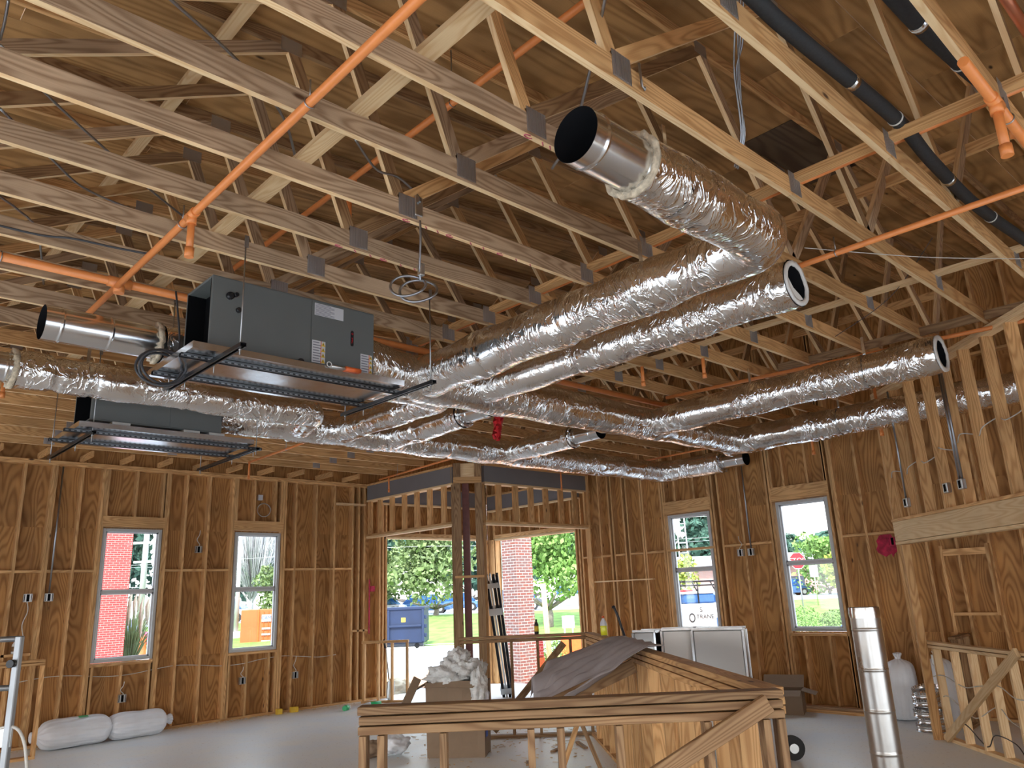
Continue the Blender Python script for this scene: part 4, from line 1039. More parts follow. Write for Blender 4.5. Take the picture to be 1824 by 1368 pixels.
# conduits and boxes on the angled partition
def diagP(x, off, z): a = diag(x); return Vector((a[0] - .7071 * off, a[1] + .7071 * off, z))
for lab, x, zb, cond in (('box on the left partition stud, fed by a dark conduit', 10.20, 2.78, True), ('left box of a pair above the header beam', 9.50, 2.83, False), ('right box of a pair above the header beam, under two conduits', 9.28, 2.83, True)):
    t = thing('electrical_box', lab, 'electrical box', tuple(diagP(x, .08, zb)), 'steel boxes on the angled partition')
    d = Vector((.7071, .7071, 0)); mm = MB(); P0 = diagP(x, .085, zb)
    mm.board(P0 - d * .05, P0 + d * .05, .11, .05); mm.build('steel_box', 'steelbox', t, bevel=.006)
    mm = MB(); mm.board(P0 - d * .022 + Vector((-.7071, .7071, 0)) * .026, P0 + d * .022 + Vector((-.7071, .7071, 0)) * .026, .08, .003); mm.build('box_opening', 'black', t)
    if cond:
        for off in ((0,) if x > 10 else (-.02, .018)):
            mm = MB(); mm.tube([diagP(x + off, .085, zb + .05), diagP(x + off, .085, 4.2)], .012, 10); mm.build('conduit', 'cable', t)
P = [diagP(10.5 - .1 * i, .02 + .045 * math.sin(i * 2.1), 3.15 + .012 * i + .05 * math.sin(i * 1.57)) for i in range(24)]
mm = MB(); mm.tube(bez(P, 4), .006, 6); tag(mm.build('wall_cable', 'cable_white', origin=tuple(P[0])), 'white cable threaded through the studs of the angled partition', 'cable')
def cable_run(label, pts, mat='cable_white', r=.006):
    mm = MB(); mm.tube(bez(pts, 5), r, 6); tag(mm.build('wall_cable', mat, origin=tuple(pts[0])), label, 'cable')
cable_run('white cable threaded low through the left wall studs', [(2.9 + .38 * i, YA + .05 - .03 * (i % 2), .93 + .04 * math.sin(i * 1.3)) for i in range(15)])
cable_run('white cable looped low inside the right braced half wall', [(10.6 - .22 * i, 3.80 - .22 * i + .05 * (i % 2), .42 + .10 * math.sin(i * 1.9)) for i in range(10)])
cable_run('black cable looped near the floor inside the right braced half wall', [(10.3 - .2 * i, 3.55 - .2 * i + .04 * (i % 2), .18 + .1 * math.sin(i * 2.3)) for i in range(9)], 'cable_dark')
cable_run('white cable bridging the studs high inside the right braced half wall', [(10.6 - .25 * i, 3.84 - .25 * i + .03 * (i % 2), .70 + .05 * math.sin(i * 2.1)) for i in range(8)])
for lab, x, z in (('bright steel box inside the right braced half wall', 9.72, .83), ('bright steel box with wires on the first stud of the right braced half wall', 10.6, .9)):
    mm = MB(); mm.board((x, x - 6.83, z - .06), (x, x - 6.83, z + .06), .08, .07, (1, 1, 0)); tag(mm.build('electrical_box', 'steelbox', origin=(x, x - 6.83, z), bevel=.006), lab, 'electrical box', 'boxes on the half walls')
# round coil on left wall + its white box
t = thing('cable_coil', 'pale cable coiled flat against the plywood above the second left window', 'cable coil', (6.62, YA + .09, 3.62))
mm = MB(); mm.tube([(6.64 + (.13 + .004 * (k // 24)) * math.cos(2 * PI * k / 24), YA + .10, 3.62 + (.12 + .004 * (k // 24)) * math.sin(2 * PI * k / 24)) for k in range(60)], .006, 6); mm.build('coiled_cable', 'cable_white', t)
mm = MB(); mm.box(6.50, 6.59, YA + .06, YA + .11, 3.80, 3.90); mm.build('junction_box', 'white_label', t)
# near spine box with wires
t = thing('electrical_box', 'grey box on a stud inside the closest half wall enclosure', 'electrical box', (4.93, 3.55, .9), 'boxes on the half walls')
mm = MB(); mm.board((4.88, 3.30, .84), (4.88, 3.30, 1.0), .06, .06, (1, 1, 0)); mm.build('steel_box', 'steelbox', t, bevel=.005)
mm = MB(); mm.tube(bez([(4.88, 3.3, 1.0), (4.87, 3.31, 1.1), (4.89, 3.3, 1.2)], 5), .005, 6); mm.tube(bez([(4.88, 3.3, .84), (4.87, 3.32, .76), (4.89, 3.3, .7)], 5), .006, 6); mm.build('box_cable', 'cable_white', t)

#@@PART2@@
# ================================================================= LOOSE THINGS INSIDE
# unseen back walls behind the camera, added with openings sized to shape daylight
HB = 2.6
m = MB()
for (x0, x1, z0, z1) in ((-3.35, 12.3, HB, 6.4), (-3.35, -2.9, 0, HB), (1.5, 2.0, 0, HB), (7.5, 12.3, 0, HB)): m.box(x0, x1, -4.62, -4.5, z0, z1, 'z')
o = m.build('wall_unseen_right', 'ply'); o['kind'] = 'structure'
m = MB()
for (y0, y1, z0, z1) in ((-4.5, 14.0, HB, 6.2), (-4.5, -3.9, 0, HB), (1.2, 1.7, 0, HB), (6.5, 7.0, 0, HB), (11.6, 12.1, 0, HB), (13.5, 14.0, 0, HB)): m.box(-3.35, -3.22, y0, y1, z0, z1, 'z')
o = m.build('wall_unseen_left', 'ply'); o['kind'] = 'structure'

# tall round duct standing at the right
t = thing('round_duct', 'tall shiny round duct standing upright on the floor at the right', 'duct', (6.42, 2.76, 0))
mm = MB(); prof = [(.112, 0), (.112, .01)]
for h in (.3, .6, .9, 1.2, 1.5):
    prof += [(.112, h - .02), (.112, h - .009), (.1145, h - .004), (.1145, h + .004), (.112, h + .009), (.112, h + .02)]
prof += [(.112, 1.60)]
rings = [[(6.42 + r * math.cos(2 * PI * j / 48), 2.76 + r * math.sin(2 * PI * j / 48), h) for j in range(48)] for r, h in prof]
mm.ring(rings, True); mm.build('duct_shell', 'galv_dull', t)
mm = MB(); R_ = []
for r0, h in ((.114, 1.585), (.114, 1.62), (.110, 1.665)):
    R_.append([(6.42 + (r0 + (.004 if j % 2 else -.003) * (h > 1.6)) * math.cos(2 * PI * j / 60), 2.76 + (r0 + (.004 if j % 2 else -.003) * (h > 1.6)) * math.sin(2 * PI * j / 60), h) for j in range(60)])
mm.ring(R_, True); mm.build('crimped_collar', 'galv', t)

# silver faced boxes behind the long half wall
GB = 'silver faced duct board boxes'
def board_box(label, c, w, d, h, ang, warm=False):
    t = thing('duct_board_box', label, 'duct box', (c[0], c[1], 0), GB)
    u = Vector((math.cos(ang), math.sin(ang), 0)); v = Vector((-u.y, u.x, 0)); C = Vector((c[0], c[1], 0))
    mm = MB()
    mm.board(C, C + Vector((0, 0, h)), d, w, tuple(v)); mm.build('foil_shell', 'panel_foil', t, bevel=.03)
    mm = MB()
    for a, b in ((-1, -1), (1, -1), (1, 1), (-1, 1)): mm.board(C + u * a * w / 2 + v * b * d / 2 + Vector((0, 0, .02)), C + u * a * w / 2 + v * b * d / 2 + Vector((0, 0, h - .02)), .03, .03, tuple(v))
    for b in (-1, 1): mm.board(C - u * w / 2 + v * b * d / 2 + Vector((0, 0, h)), C + u * w / 2 + v * b * d / 2 + Vector((0, 0, h)), .03, .03)
    mm.build('foil_tape', 'galv', t)
board_box('silver faced box closest to the drink bottle, its side reflecting the window', (9.68, 7.42), .34, .36, 1.285, -PI / 4 - .5)
board_box('middle silver faced box with a bluish shine', (9.86, 7.02), .46, .36, 1.30, -.96)
board_box('rightmost silver faced box, wide and brownish, in front of the window wall', (9.90, 6.34), .70, .36, 1.305, -1.16)

# grey paper draped over the long half wall
n1_, n2_ = 60, 34
al = Vector((.647, .762, 0)); ac = Vector((-.762, .647, 0)); P0 = Vector((5.90, 4.46, HP + .02))
mm = MB(); rows = []
for i in range(n1_):
    u = i / (n1_ - 1); row = []
    for j in range(n2_):
        v = j / (n2_ - 1)
        s_ = v * 1.12 - .09
        slope = .30 + .42 * (1 - u) * .6
        drop = max(0, s_ - .05) * slope
        p = P0 + al * (u * 2.0 * (1 - .25 * v) + .15 * v) + ac * s_ + Vector((0, 0, .02 - drop))
        fan = (u + .12 * v) * 30
        fold = (.030 * math.sin(fan) + .018 * math.sin(fan * 2.3 + 1)) * (1.15 - u * .75) * min(1, .35 + v)
        p += Vector((0, 0, fold + .03 * noise.noise(p * 5) * min(1, v * 2 + .2)))
        if v > .82 and u > .35: p.z -= (v - .82) * 1.5 * (.6 + .5 * math.sin(u * 14))
        if s_ < .06: p.z = max(p.z, HP + .006)
        row.append(p)
    rows.append(row)
mm.ring(rows, False); o = mm.build('draped_paper', 'paper', origin=tuple(P0)); sm_ = o.modifiers.new('thick', 'SOLIDIFY'); sm_.thickness = .004
tag(o, 'crumpled grey paper sheet draped over the long half wall', 'paper sheet')
t = thing('scrap_plank', 'short brown scrap plank poking out under the draped paper', 'plank', (4.75, 4.3, .9))
mm = MB(); mm.board((5.95, 4.75, 1.20), (5.15, 5.42, .80), .12, .038); mm.build('plank_body', 'lumber_dark', t)
# leaning loose studs inside the counter
t = thing('sawhorse_leg', 'crossed pair of short studs leaning inside the counter enclosure', 'leaning studs', (5.6, 5.2, 0))
mm = MB(); mm.board((5.35, 5.35, .02), (5.75, 5.15, 1.0), .09, .038, (1, 1, 0)); mm.build('leaning_stud', 'lumber', t)
mm = MB(); mm.board((5.85, 5.0, .02), (5.62, 5.25, .9), .09, .038, (1, 1, 0)); mm.build('leaning_stud', 'lumber_dark', t)

# bottles
def bottle(label, c, r, h, body, cap, fill=None, lab=None):
    t = thing('bottle', label, 'bottle', c); c = Vector(c)
    mm = MB(); mm.lathe([(r * .9, 0), (r, .008), (r, h * .30), (r * .93, h * .36), (r, h * .42), (r, h * .60), (r * .85, h * .70), (r * .38, h * .84), (r * .36, h * .88)], tuple(c), 20); mm.build('bottle_body', body, t)
    mm = MB(); mm.lathe([(r * .42, h * .88), (r * .42, h)], tuple(c), 16); mm.build('bottle_cap', cap, t)
    if fill:
        mm = MB(); mm.lathe([(r * 1.01, .004), (r * 1.012, h * .30), (r * .95, h * .36), (r * 1.012, h * .42), (r * 1.012, h * .5)], tuple(c), 20); mm.build('drink_level', fill, t)
    if lab:
        mm = MB(); mm.lathe([(r * 1.015, h * .18), (r * 1.015, h * .55)], tuple(c), 20); mm.build('bottle_label', lab, t)
bottle('drink bottle with bright yellow liquid standing on the long half wall', (7.86, 6.72, HP + .001), .042, .24, 'white_label', 'orange', fill='drink')
bottle('small dark spray bottle standing on the far half wall', (8.02, 8.10, HP + .001), .032, .20, 'black_gloss', 'black_gloss', lab='yellow')
bottle('small light bottle on the blocking behind the scaffold frame', (2.80, YA + .06, 1.335), .035, .19, 'white_rim', 'white_label', lab='lumber_dark')
wall_board(wa, 'blocking', 2.26, 3.01, YA, YA + SD, 1.295, 1.333, ax='x')
# black wand
t = thing('black_wand', 'thin black wand with a round tip standing up behind the draped paper', 'tool', (8.1, 6.6, 1.3))
mm = MB(); mm.tube(bez([(8.06, 6.55, 1.30), (8.07, 6.60, 1.42), (8.06, 6.64, 1.56), (8.05, 6.68, 1.66)], 6), .017, 10); mm.build('wand_tube', 'black_gloss', t)
mm = MB(); mm.lathe([(.004, -.02), (.022, -.012), (.026, 0), (.022, .014), (.004, .022)], (8.05, 6.69, 1.67), 14); mm.build('round_tip', 'black_gloss', t)

# big carton full of fluff
C = Vector((6.40, 7.95, 0)); e1 = Vector((.62, -.78, 0)); e2 = Vector((.78, .62, 0)); CW, CD, CH = .72, .40, .86
t = thing('carton', 'big open cardboard carton heaped with white fibre waste', 'cardboard box', tuple(C))
def cface(a, b, c, d, nu=8, nv=8, amp=.018, seed=0):
    mm = MB(); rows = []
    for i in range(nv + 1):
        row = []
        for j in range(nu + 1):
            u, v = j / nu, i / nv
            p = (a * (1 - u) + b * u) * (1 - v) + (d * (1 - u) + c * u) * v
            nn = (b - a).cross(d - a).normalized()
            row.append(p + nn * amp * noise.noise(p * 4 + Vector((seed, 0, 0))) * 2 * math.sin(PI * u) )
        rows.append(row)
    mm.ring(rows, False, sm=False); return mm
cor = [C - e1 * CW / 2 - e2 * 0, C + e1 * CW / 2, C + e1 * CW / 2 + e2 * CD, C - e1 * CW / 2 + e2 * CD]
top = [p + (p - (C + e2 * CD / 2)) * .04 + Vector((0, 0, CH)) for p in cor]
for k in range(4):
    o = cface(cor[k], cor[(k + 1) % 4], top[(k + 1) % 4], top[k], seed=k).build('carton_side', 'card', t)
    so = o.modifiers.new('th', 'SOLIDIFY'); so.thickness = .005
mm = MB(); mm.sheet([p + Vector((0, 0, .01)) for p in cor]); mm.build('carton_bottom', 'card', t)
for (a, b, out) in ((top[0], top[1], -e2), (top[3], top[0], -e1)):
    f1 = a + out * .2 + Vector((0, 0, -.10)); f2 = b + out * .2 + Vector((0, 0, -.12))
    if out == -e2: f1, f2 = a + out * .05 + Vector((0, 0, -.05)), b + out * .06 + Vector((0, 0, -.07))
    o = cface(a, b, f2, f1, amp=.02, seed=7).build('carton_flap', 'card', t); so = o.modifiers.new('th', 'SOLIDIFY'); so.thickness = .005
mm = MB(); q = C + e1 * (CW / 2 + .012) + e2 * .1
mm.board(q + Vector((0, 0, .22)), q + Vector((0, 0, .36)), .12, .004, tuple(e2)); mm.build('blue_print', 'blue_print', t)
# fluff heap
def blob(c, r, seed, sq=(1, 1, 1), amp=.35, n=26):
    mm = MB(); R_ = []
    for i in range(n + 1):
        th = PI * i / n; ring = []
        for j in range(n * 2):
            ph = 2 * PI * j / (n * 2); d = Vector((math.sin(th) * math.cos(ph), math.sin(th) * math.sin(ph), math.cos(th)))
            f = 1 + amp * (noise.noise(d * 2.2 + Vector((seed, 0, 0))) + .5 * noise.noise(d * 5 + Vector((0, seed, 0))) + .3 * noise.noise(d * 11))
            ring.append(Vector(c) + Vector((d.x * sq[0], d.y * sq[1], d.z * sq[2])) * r * f)
        R_.append(ring)
    mm.ring(R_, True); return mm
t = thing('fibre_waste', 'heap of white fibre waste bulging out of the big carton', 'packing waste', tuple(C + Vector((0, 0, CH))))
for i, (a, b, c_, r, sq) in enumerate(((-.05, .18, .96, .21, (1.25, 1, .8)), (.02, .2, 1.10, .15, (1.1, 1, .9)), (.16, .14, 1.0, .17, (1.2, 1, .7)), (.30, .0, .78, .15, (.7, .6, 1.6)), (.34, .04, .66, .12, (.6, .6, 1.7)), (-.22, .12, .92, .13, (1.5, .8, .5)))):
    p = C + e1 * a + e2 * b; blob((p.x, p.y, c_), r, i * 3 + 1, sq, .5).build('waste_clump', 'fluff' if i != 4 else 'plastic_white', t)
for i in range(9):
    p = C + e1 * (-.3 + .08 * i) + e2 * .1 + Vector((0, 0, .98)); q = p + Vector((random.uniform(-.16, .12), random.uniform(-.1, .1), random.uniform(.02, .16)))
    mm = MB(); mm.tube([p, (p + q) / 2 + Vector((0, 0, .03)), q], [.012, .009, .002], 6); mm.build('fibre_strand', 'fluff', t)
# plank tilted beside the carton
t = thing('scrap_plank', 'scrap board leaning against the left side of the big carton', 'plank', (6.05, 8.3, .5))
mm = MB(); mm.board((5.93, 8.40, .55), (6.12, 8.34, .92), .10, .03); mm.build('plank_body', 'card', t)
blob((6.05, 8.75, .13), .17, 5, (1.2, 1, .7), .25).build('litter_sack', 'plastic_white'); tag(bpy.data.objects['litter_sack'], 'small white sack lying on the floor left of the big carton', 'sack')
blob((5.82, 8.85, .10), .14, 9, (1.2, .8, .7), .2).build('crumpled_carton', 'card'); tag(bpy.data.objects['crumpled_carton'], 'crumpled brown carton scrap on the floor by the small white sack', 'scrap')

# open empty carton on the right floor
C2 = Vector((11.45, 6.35, 0)); u = Vector((.35, -.93, 0)).normalized(); v = Vector((.93, .35, 0)).normalized()
t = thing('carton', 'open empty cardboard carton on the floor by the right wall', 'cardboard box', tuple(C2))
cn = [C2 - u * .3 - v * .2, C2 + u * .3 - v * .2, C2 + u * .3 + v * .2, C2 - u * .3 + v * .2]; tp = [p + Vector((0, 0, .34)) for p in cn]
for k in range(4):
    o = cface(cn[k], cn[(k + 1) % 4], tp[(k + 1) % 4], tp[k], seed=k + 3, amp=.006).build('carton_side', 'card', t); so = o.modifiers.new('th', 'SOLIDIFY'); so.thickness = .005
for k, ou in ((0, -v), (1, u), (3, -u), (2, v)):
    a, b = tp[k], tp[(k + 1) % 4]
    o = cface(a, b, b + ou * .2 + Vector((0, 0, -.06 if k != 2 else .16)), a + ou * .2 + Vector((0, 0, -.06 if k != 2 else .16)), seed=k, amp=.004).build('carton_flap', 'card', t); so = o.modifiers.new('th', 'SOLIDIFY'); so.thickness = .005
# lumber on floor along the right wall
mm = MB(); mm.box(11.70, 11.80, 4.9, 7.6, 0, .04, 'y'); tag(mm.build('loose_lumber', 'lumber', origin=(11.7, 5, 0)), 'long loose board lying on the floor along the right wall', 'board')
mm = MB(); mm.box(11.95, 12.08, 4.8, 7.2, 0, .05, 'y'); tag(mm.build('loose_lumber', 'lumber_grey', origin=(12, 5, 0)), 'shorter loose board between the wall and the long loose board', 'board')
# small black wheel thing behind near wall
t = thing('hand_truck_wheel', 'black rubber wheel showing behind the right post of the closest half wall', 'wheel', (8.6, 4.8, .13))
mm = MB(); mm.tube([(8.45, 4.63, .135), (8.50, 4.68, .135)], .125, 24, caps=True); mm.build('tyre', 'tyre', t)
mm = MB(); mm.tube([(8.43, 4.61, .135), (8.45, 4.63, .135)], .05, 16); mm.build('hub', 'steelbox', t)

# white sacks
def sack(label, c, ax, L, r, flat=.8, green=False, upright=False, seed=1):
    t = thing('white_sack', label, 'sack', (c[0], c[1], 0), 'filled white plastic sacks')
    d = Vector(ax).normalized(); s_ = Vector((-d.y, d.x, 0)) if not upright else Vector((1, 0, 0)); w = Vector((0, 0, 1)) if not upright else Vector((0, 1, 0))
    if upright: d = Vector((0, 0, 1))
    mm = MB(); R_ = []; n = 78
    prof = [(-.07, .40), (-.04, .34), (-.015, .18), (.0, .14), (.03, .42), (.06, .70), (.10, .88), (.18, .98), (.27, 1.02), (.35, .99), (.45, 1.02), (.55, .98), (.65, 1.02), (.75, 1.0), (.84, .94), (.90, .80), (.94, .55), (.97, .26), (.99, .20), (1.03, .38), (1.07, .50)]
    if upright: prof = [(0, .6), (.02, .9), (.15, 1.02), (.4, 1.05), (.65, 1.02), (.80, .95), (.86, .7), (.89, .25), (.91, .15), (.95, .25), (1.0, .36)]
    for x, rr in prof:
        ring = []
        for j in range(n):
            a = 2 * PI * j / n
            wr = 1 + .028 * math.sin(a * 13 + seed + x * 5) * (2.4 if rr < .8 else .6) + .016 * math.sin(a * 26 + seed * 2 - x * 9) + .09 * noise.noise(Vector((math.cos(a) * 1.5, math.sin(a) * 1.5, x * 4 + seed)))
            p = Vector((c[0], c[1], 0)) + (d * ((x - .5) * L) if not upright else d * x * L) + (s_ * math.cos(a) * r + w * (math.sin(a) * r * flat)) * rr * wr
            if not upright: p.z += r * flat * .98
            p.z = max(p.z, .004); ring.append(p)
        R_.append(ring)
    mm.ring(R_, True, cap0=True, cap1=True); o = mm.build('sack_body', 'plastic_white', t)
    sb_ = o.modifiers.new('sub', 'SUBSURF'); sb_.levels = 1; sb_.render_levels = 1
    if green:
        q = Vector((c[0], c[1], 0)) + d * .05 * L; mm = MB()
        mm.sheet([q + s_ * -.10 + d * -.05 + Vector((0, 0, 2 * r * flat * .975)), q + s_ * -.10 + d * .08 + Vector((0, 0, 2 * r * flat * .975)), q + s_ * -.02 + d * .08 + Vector((0, 0, 2 * r * flat * 1.01)), q + s_ * -.02 + d * -.05 + Vector((0, 0, 2 * r * flat * 1.01))]); mm.build('green_mark', 'green', t)
sack('white sack with a green mark lying at the left foot of the wall', (3.62, 13.38), (1, .05, 0), 1.05, .25, .82, green=True, seed=2)
sack('white sack with a flared neck lying under the first left window', (4.50, 13.45), (1, .12, 0), .95, .24, .80, seed=5)
sack('upright white sack behind the standing round duct', (11.75, 4.68), (0, 0, 1), .88, .24, .8, upright=True, seed=3)
sack('upright printed white sack behind the stack of metal collars', (11.75, 4.16), (0, 0, 1), .92, .20, .9, upright=True, seed=8)
mm = MB()
for i in range(6): mm.board((11.545 - .0, 4.16 - .06 + .02 * i, .3), (11.545, 4.16 - .06 + .02 * i, .62), .008, .004, (0, 1, 0))
# stack of metal take-off collars
GC = 'stacked toothed metal collars'
for i in range(6):
    t = thing('metal_collar', ['toothed metal collar at the bottom of the stack', 'second toothed metal collar from the floor', 'third toothed metal collar from the floor', 'fourth toothed metal collar from the floor', 'tilted toothed metal collar second from the top', 'toothed metal collar on top of the stack'][i], 'metal collar', (11.05, 4.12, .085 * i), GC)
    c = Vector((11.05 + .015 * math.sin(i * 2), 4.12 + .012 * math.cos(i * 3), .085 * i)); tl = .05 * math.sin(i * 1.7) if i > 2 else 0
    n = 60; r = .165; mm = MB(); R_ = []
    for rr, h in ((r + .012, .002), (r, .006), (r, .05), (r + .004, .055), (r, .06)):
        R_.append([c + Vector((rr * math.cos(2 * PI * j / n), rr * math.sin(2 * PI * j / n), h + tl * math.cos(2 * PI * j / n))) for j in range(n)])
    mm.ring(R_, True); mm.build('collar_ring', 'galv', t)
    mm = MB()
    for j in range(0, n, 2):
        a0, a1 = 2 * PI * j / n, 2 * PI * (j + 1.2) / n
        z0_, z1_ = .058, .085
        mm.sheet([c + Vector(((r + k_) * math.cos(a), (r + k_) * math.sin(a), zz + tl * math.cos(a))) for a, zz, k_ in ((a0, z0_, 0), (a1, z0_, 0), (a1, z1_, .008), (a0, z1_, .008))])
    o = mm.build('collar_teeth', 'galv', t)

# bundle of dark storefront frame members leaning at the column
t = thing('frame_bundle', 'bundle of dark aluminium frame bars leaning beside the entry column', 'metal bars', (10.6, 11.5, 0))
BA, BB = Vector((10.66, 11.62, .01)), Vector((9.66, 10.88, 2.24))
for i, off in enumerate((-.08, -.02, .04, .10)):
    b0 = BA + Vector((off * .7, -off * .7, 0)); b1 = BB + Vector((off * .75, -off * .75, .02 * (i % 2)))
    mm = MB(); mm.board(b0, b1, .05 if i != 1 else .028, .11, (.7, -.7, 0)); mm.build('frame_bar', 'alu_dark' if i != 1 else 'steelbox', t)
for f, h in ((.93, .1), (.72, .14), (.06, .12)):
    c = BA.lerp(BB, f); dd = (BB - BA).normalized(); mm = MB(); mm.board(c - dd * h / 2, c + dd * h / 2, .25, .125, (.7, -.7, 0)); mm.build('packing_band', 'steelbox', t)
# shovel in the low half wall
t = thing('shovel', 'shovel with a dark handle leaning inside the low half wall by the entry', 'shovel', (9.0, 13.4, 0))
mm = MB(); mm.tube([(8.98, 13.30, 1.12), (9.02, 13.22, .40)], .015, 8); mm.build('shaft', 'steelbox', t)
mm = MB(); mm.tube([(8.97, 13.32, 1.14), (8.98, 13.29, .98)], .024, 8); mm.build('grip', 'black_gloss', t)
mm = MB(); R_ = [[(9.03 + (i - 2) * .045 * w_, 13.21 - .02 * abs(i - 2) + o_, z_) for i in range(5)] for w_, z_, o_ in ((.4, .42, 0), (1, .36, 0), (1.1, .2, .01), (.9, .08, .03), (.3, .02, .05))]
mm.ring(R_, False); o = mm.build('blade', 'steelbox', t); so = o.modifiers.new('th', 'SOLIDIFY'); so.thickness = .004
# small litter by the left wall
def floor_bottle(label, c, ang, r, L, mats):
    t = thing('plastic_bottle', label, 'bottle', (c[0], c[1], r)); d = Vector((math.cos(ang), math.sin(ang), 0)); P0 = Vector((c[0], c[1], r))
    mm = MB(); mm.tube([P0, P0 + d * L * .55], r, 14); mm.build('bottle_body', mats[0], t)
    mm = MB(); mm.tube([P0 + d * L * .55, P0 + d * L * .8, P0 + d * L], [r, r * .8, r * .35], 14); mm.build('bottle_neck', mats[1], t)
floor_bottle('green bottle lying on the floor near the left wall', (7.85, 12.9), .6, .045, .24, ('green', 'white_label'))
floor_bottle('longer green and white bottle lying by the low half wall', (8.55, 12.8), 2.9, .05, .36, ('green', 'white_label'))
for i, x in enumerate((6.93, 7.20)):
    mm = MB(); mm.box(x, x + (.10 if i == 0 else .14), 13.62, 13.70, 0, .09, 'x'); tag(mm.build('small_box', 'yellow', origin=(x, 13.65, 0), bevel=.004), ['smaller yellow box on the floor at the foot of the left wall', 'wider yellow box on the floor at the foot of the left wall'][i], 'box', 'yellow boxes by the left wall')
# wood scraps around the carton
for x, y, a, L, lab in ((7.3, 7.2, .3, .3, 'thin dark wood scrap on the floor right of the big carton'), (7.7, 7.0, 1.0, .42, 'longest wood scrap on the floor, near the long half wall'), (6.6, 6.9, .8, .18, 'short stubby wood scrap on the floor in front of the big carton')):
    mm = MB(); mm.board((x, y, .012), (x + L * math.cos(a), y + L * math.sin(a), .014), .02, .05); tag(mm.build('wood_scrap', 'lumber_dark', origin=(x, y, 0)), lab, 'wood scrap', 'wood scraps on the floor')
rnd = random.Random(4); mm = MB()
for i in range(260):
    x = rnd.gauss(7.6, .9); y = rnd.gauss(7.9, .8); a = rnd.uniform(0, PI); L = rnd.uniform(.02, .10)
    mm.board((x, y, .006), (x + L * math.cos(a), y + L * math.sin(a), .007), .003, rnd.uniform(.006, .02))
for i in range(220):
    x = rnd.uniform(.5, 8.5); y = 13.8 - abs(rnd.gauss(0, .12)) - .02; a = rnd.uniform(0, PI); L = rnd.uniform(.01, .05)
    mm.board((x, y, .005), (x + L * math.cos(a), y + L * math.sin(a), .006), .004, rnd.uniform(.006, .02))
tag(mm.build('wood_shavings', 'lumber_pale', origin=(7, 8, 0)), 'wood shavings and sawdust littering the slab', 'sawdust', kind='stuff')

# scaffold frame at left edge
t = thing('scaffold_frame', 'silver scaffold frame cut off by the left edge of the view', 'scaffold', (1.4, 7.3, 0))
def tub(a, b, r, name, mat='alu'):
    mm = MB(); mm.tube([a, b], r, 12); mm.build(name, mat, t)
u = Vector((-.72, .69, 0))
A0 = Vector((1.50, 7.27, 0))
mm = MB(); mm.board(A0 + Vector((0, 0, .02)), A0 + Vector((0, 0, 1.72)), .05, .05, (1, 1, 0)); mm.build('upright', 'alu', t, bevel=.006)
mm = MB(); B0 = A0 + u * 1.2; mm.board(B0 + Vector((0, 0, .02)), B0 + Vector((0, 0, 1.72)), .05, .05, (1, 1, 0)); mm.build('upright', 'alu', t, bevel=.006)
for z in (1.70, 1.34):
    tub(A0 + Vector((0, 0, z)), B0 + Vector((0, 0, z)), .022, 'cross_tube')
mm = MB(); mm.board(A0 + u * .05 + Vector((0, 0, 1.34)), A0 + u * .05 + Vector((0, 0, 1.70)), .03, .03); mm.build('brace_tube', 'alu', t)
mm = MB(); mm.tube([A0 + Vector((-.03, -.03, 1.52)), A0 + Vector((-.06, -.06, 1.52))], .03, 14); mm.build('lock_knob', 'black_gloss', t)
mm = MB(); mm.board(A0 + u * .08 + Vector((0, 0, .92)), A0 + u * .08 + Vector((0, 0, 1.06)), .02, .22, (1, 1, 0)); mm.build('maker_plate', 'steelbox', t)
mm = MB(); mm.tube(bez([A0 + u * .2 + Vector((0, 0, 1.02)), A0 + Vector((.02, -.02, 1.06)), A0 + Vector((.10, -.05, .95)), A0 + Vector((.14, -.06, .75))], 6), .012, 8); tag(mm.build('hose', 'cable_white', origin=tuple(A0)), 'pale hose drooping from the scaffold frame', 'hose')

# ================================================================= OUTSIDE
def G_(d):   # ground height by distance in front of the camera
    if d < 38: return -.3
    if d > 53: return .8
    f = (d - 38) / 15; return -.3 + 1.1 * f * f * (3 - 2 * f)
def gz(x, y): return G_(.6911 * x + .7228 * y)
fw = Vector((.6911, .7228, 0)); sd = Vector((.7228, -.6911, 0))
def strip(name, d0, d1, mat, nd=6, z=0, w=150):
    mm = MB(); R_ = []
    for i in range(nd + 1):
        d = d0 + (d1 - d0) * i / nd; R_.append([fw * d + sd * (-w + 2 * w * j / 30) + Vector((0, 0, G_(d) + z)) for j in range(31)])
    mm.ring(R_, False); o = mm.build(name, mat, origin=(0, 0, 0)); o['kind'] = 'structure'; return o
strip('ground_lot', -60, 37.6, 'asphalt', 8)
strip('curb', 37.6, 38.0, 'concrete', 1, .12)
strip('grass_bank', 38.0, 53, 'grass', 12, .04)
strip('upper_road', 53, 130, 'asphalt', 4, .02)
mm = MB(); R_ = []
mm.sheet([(12.5, 9, -.285), (24, 12, -.285), (22, 22, -.285), (12.5, 20, -.285)]); o = mm.build('clay_yard', 'dirt'); o['kind'] = 'structure'

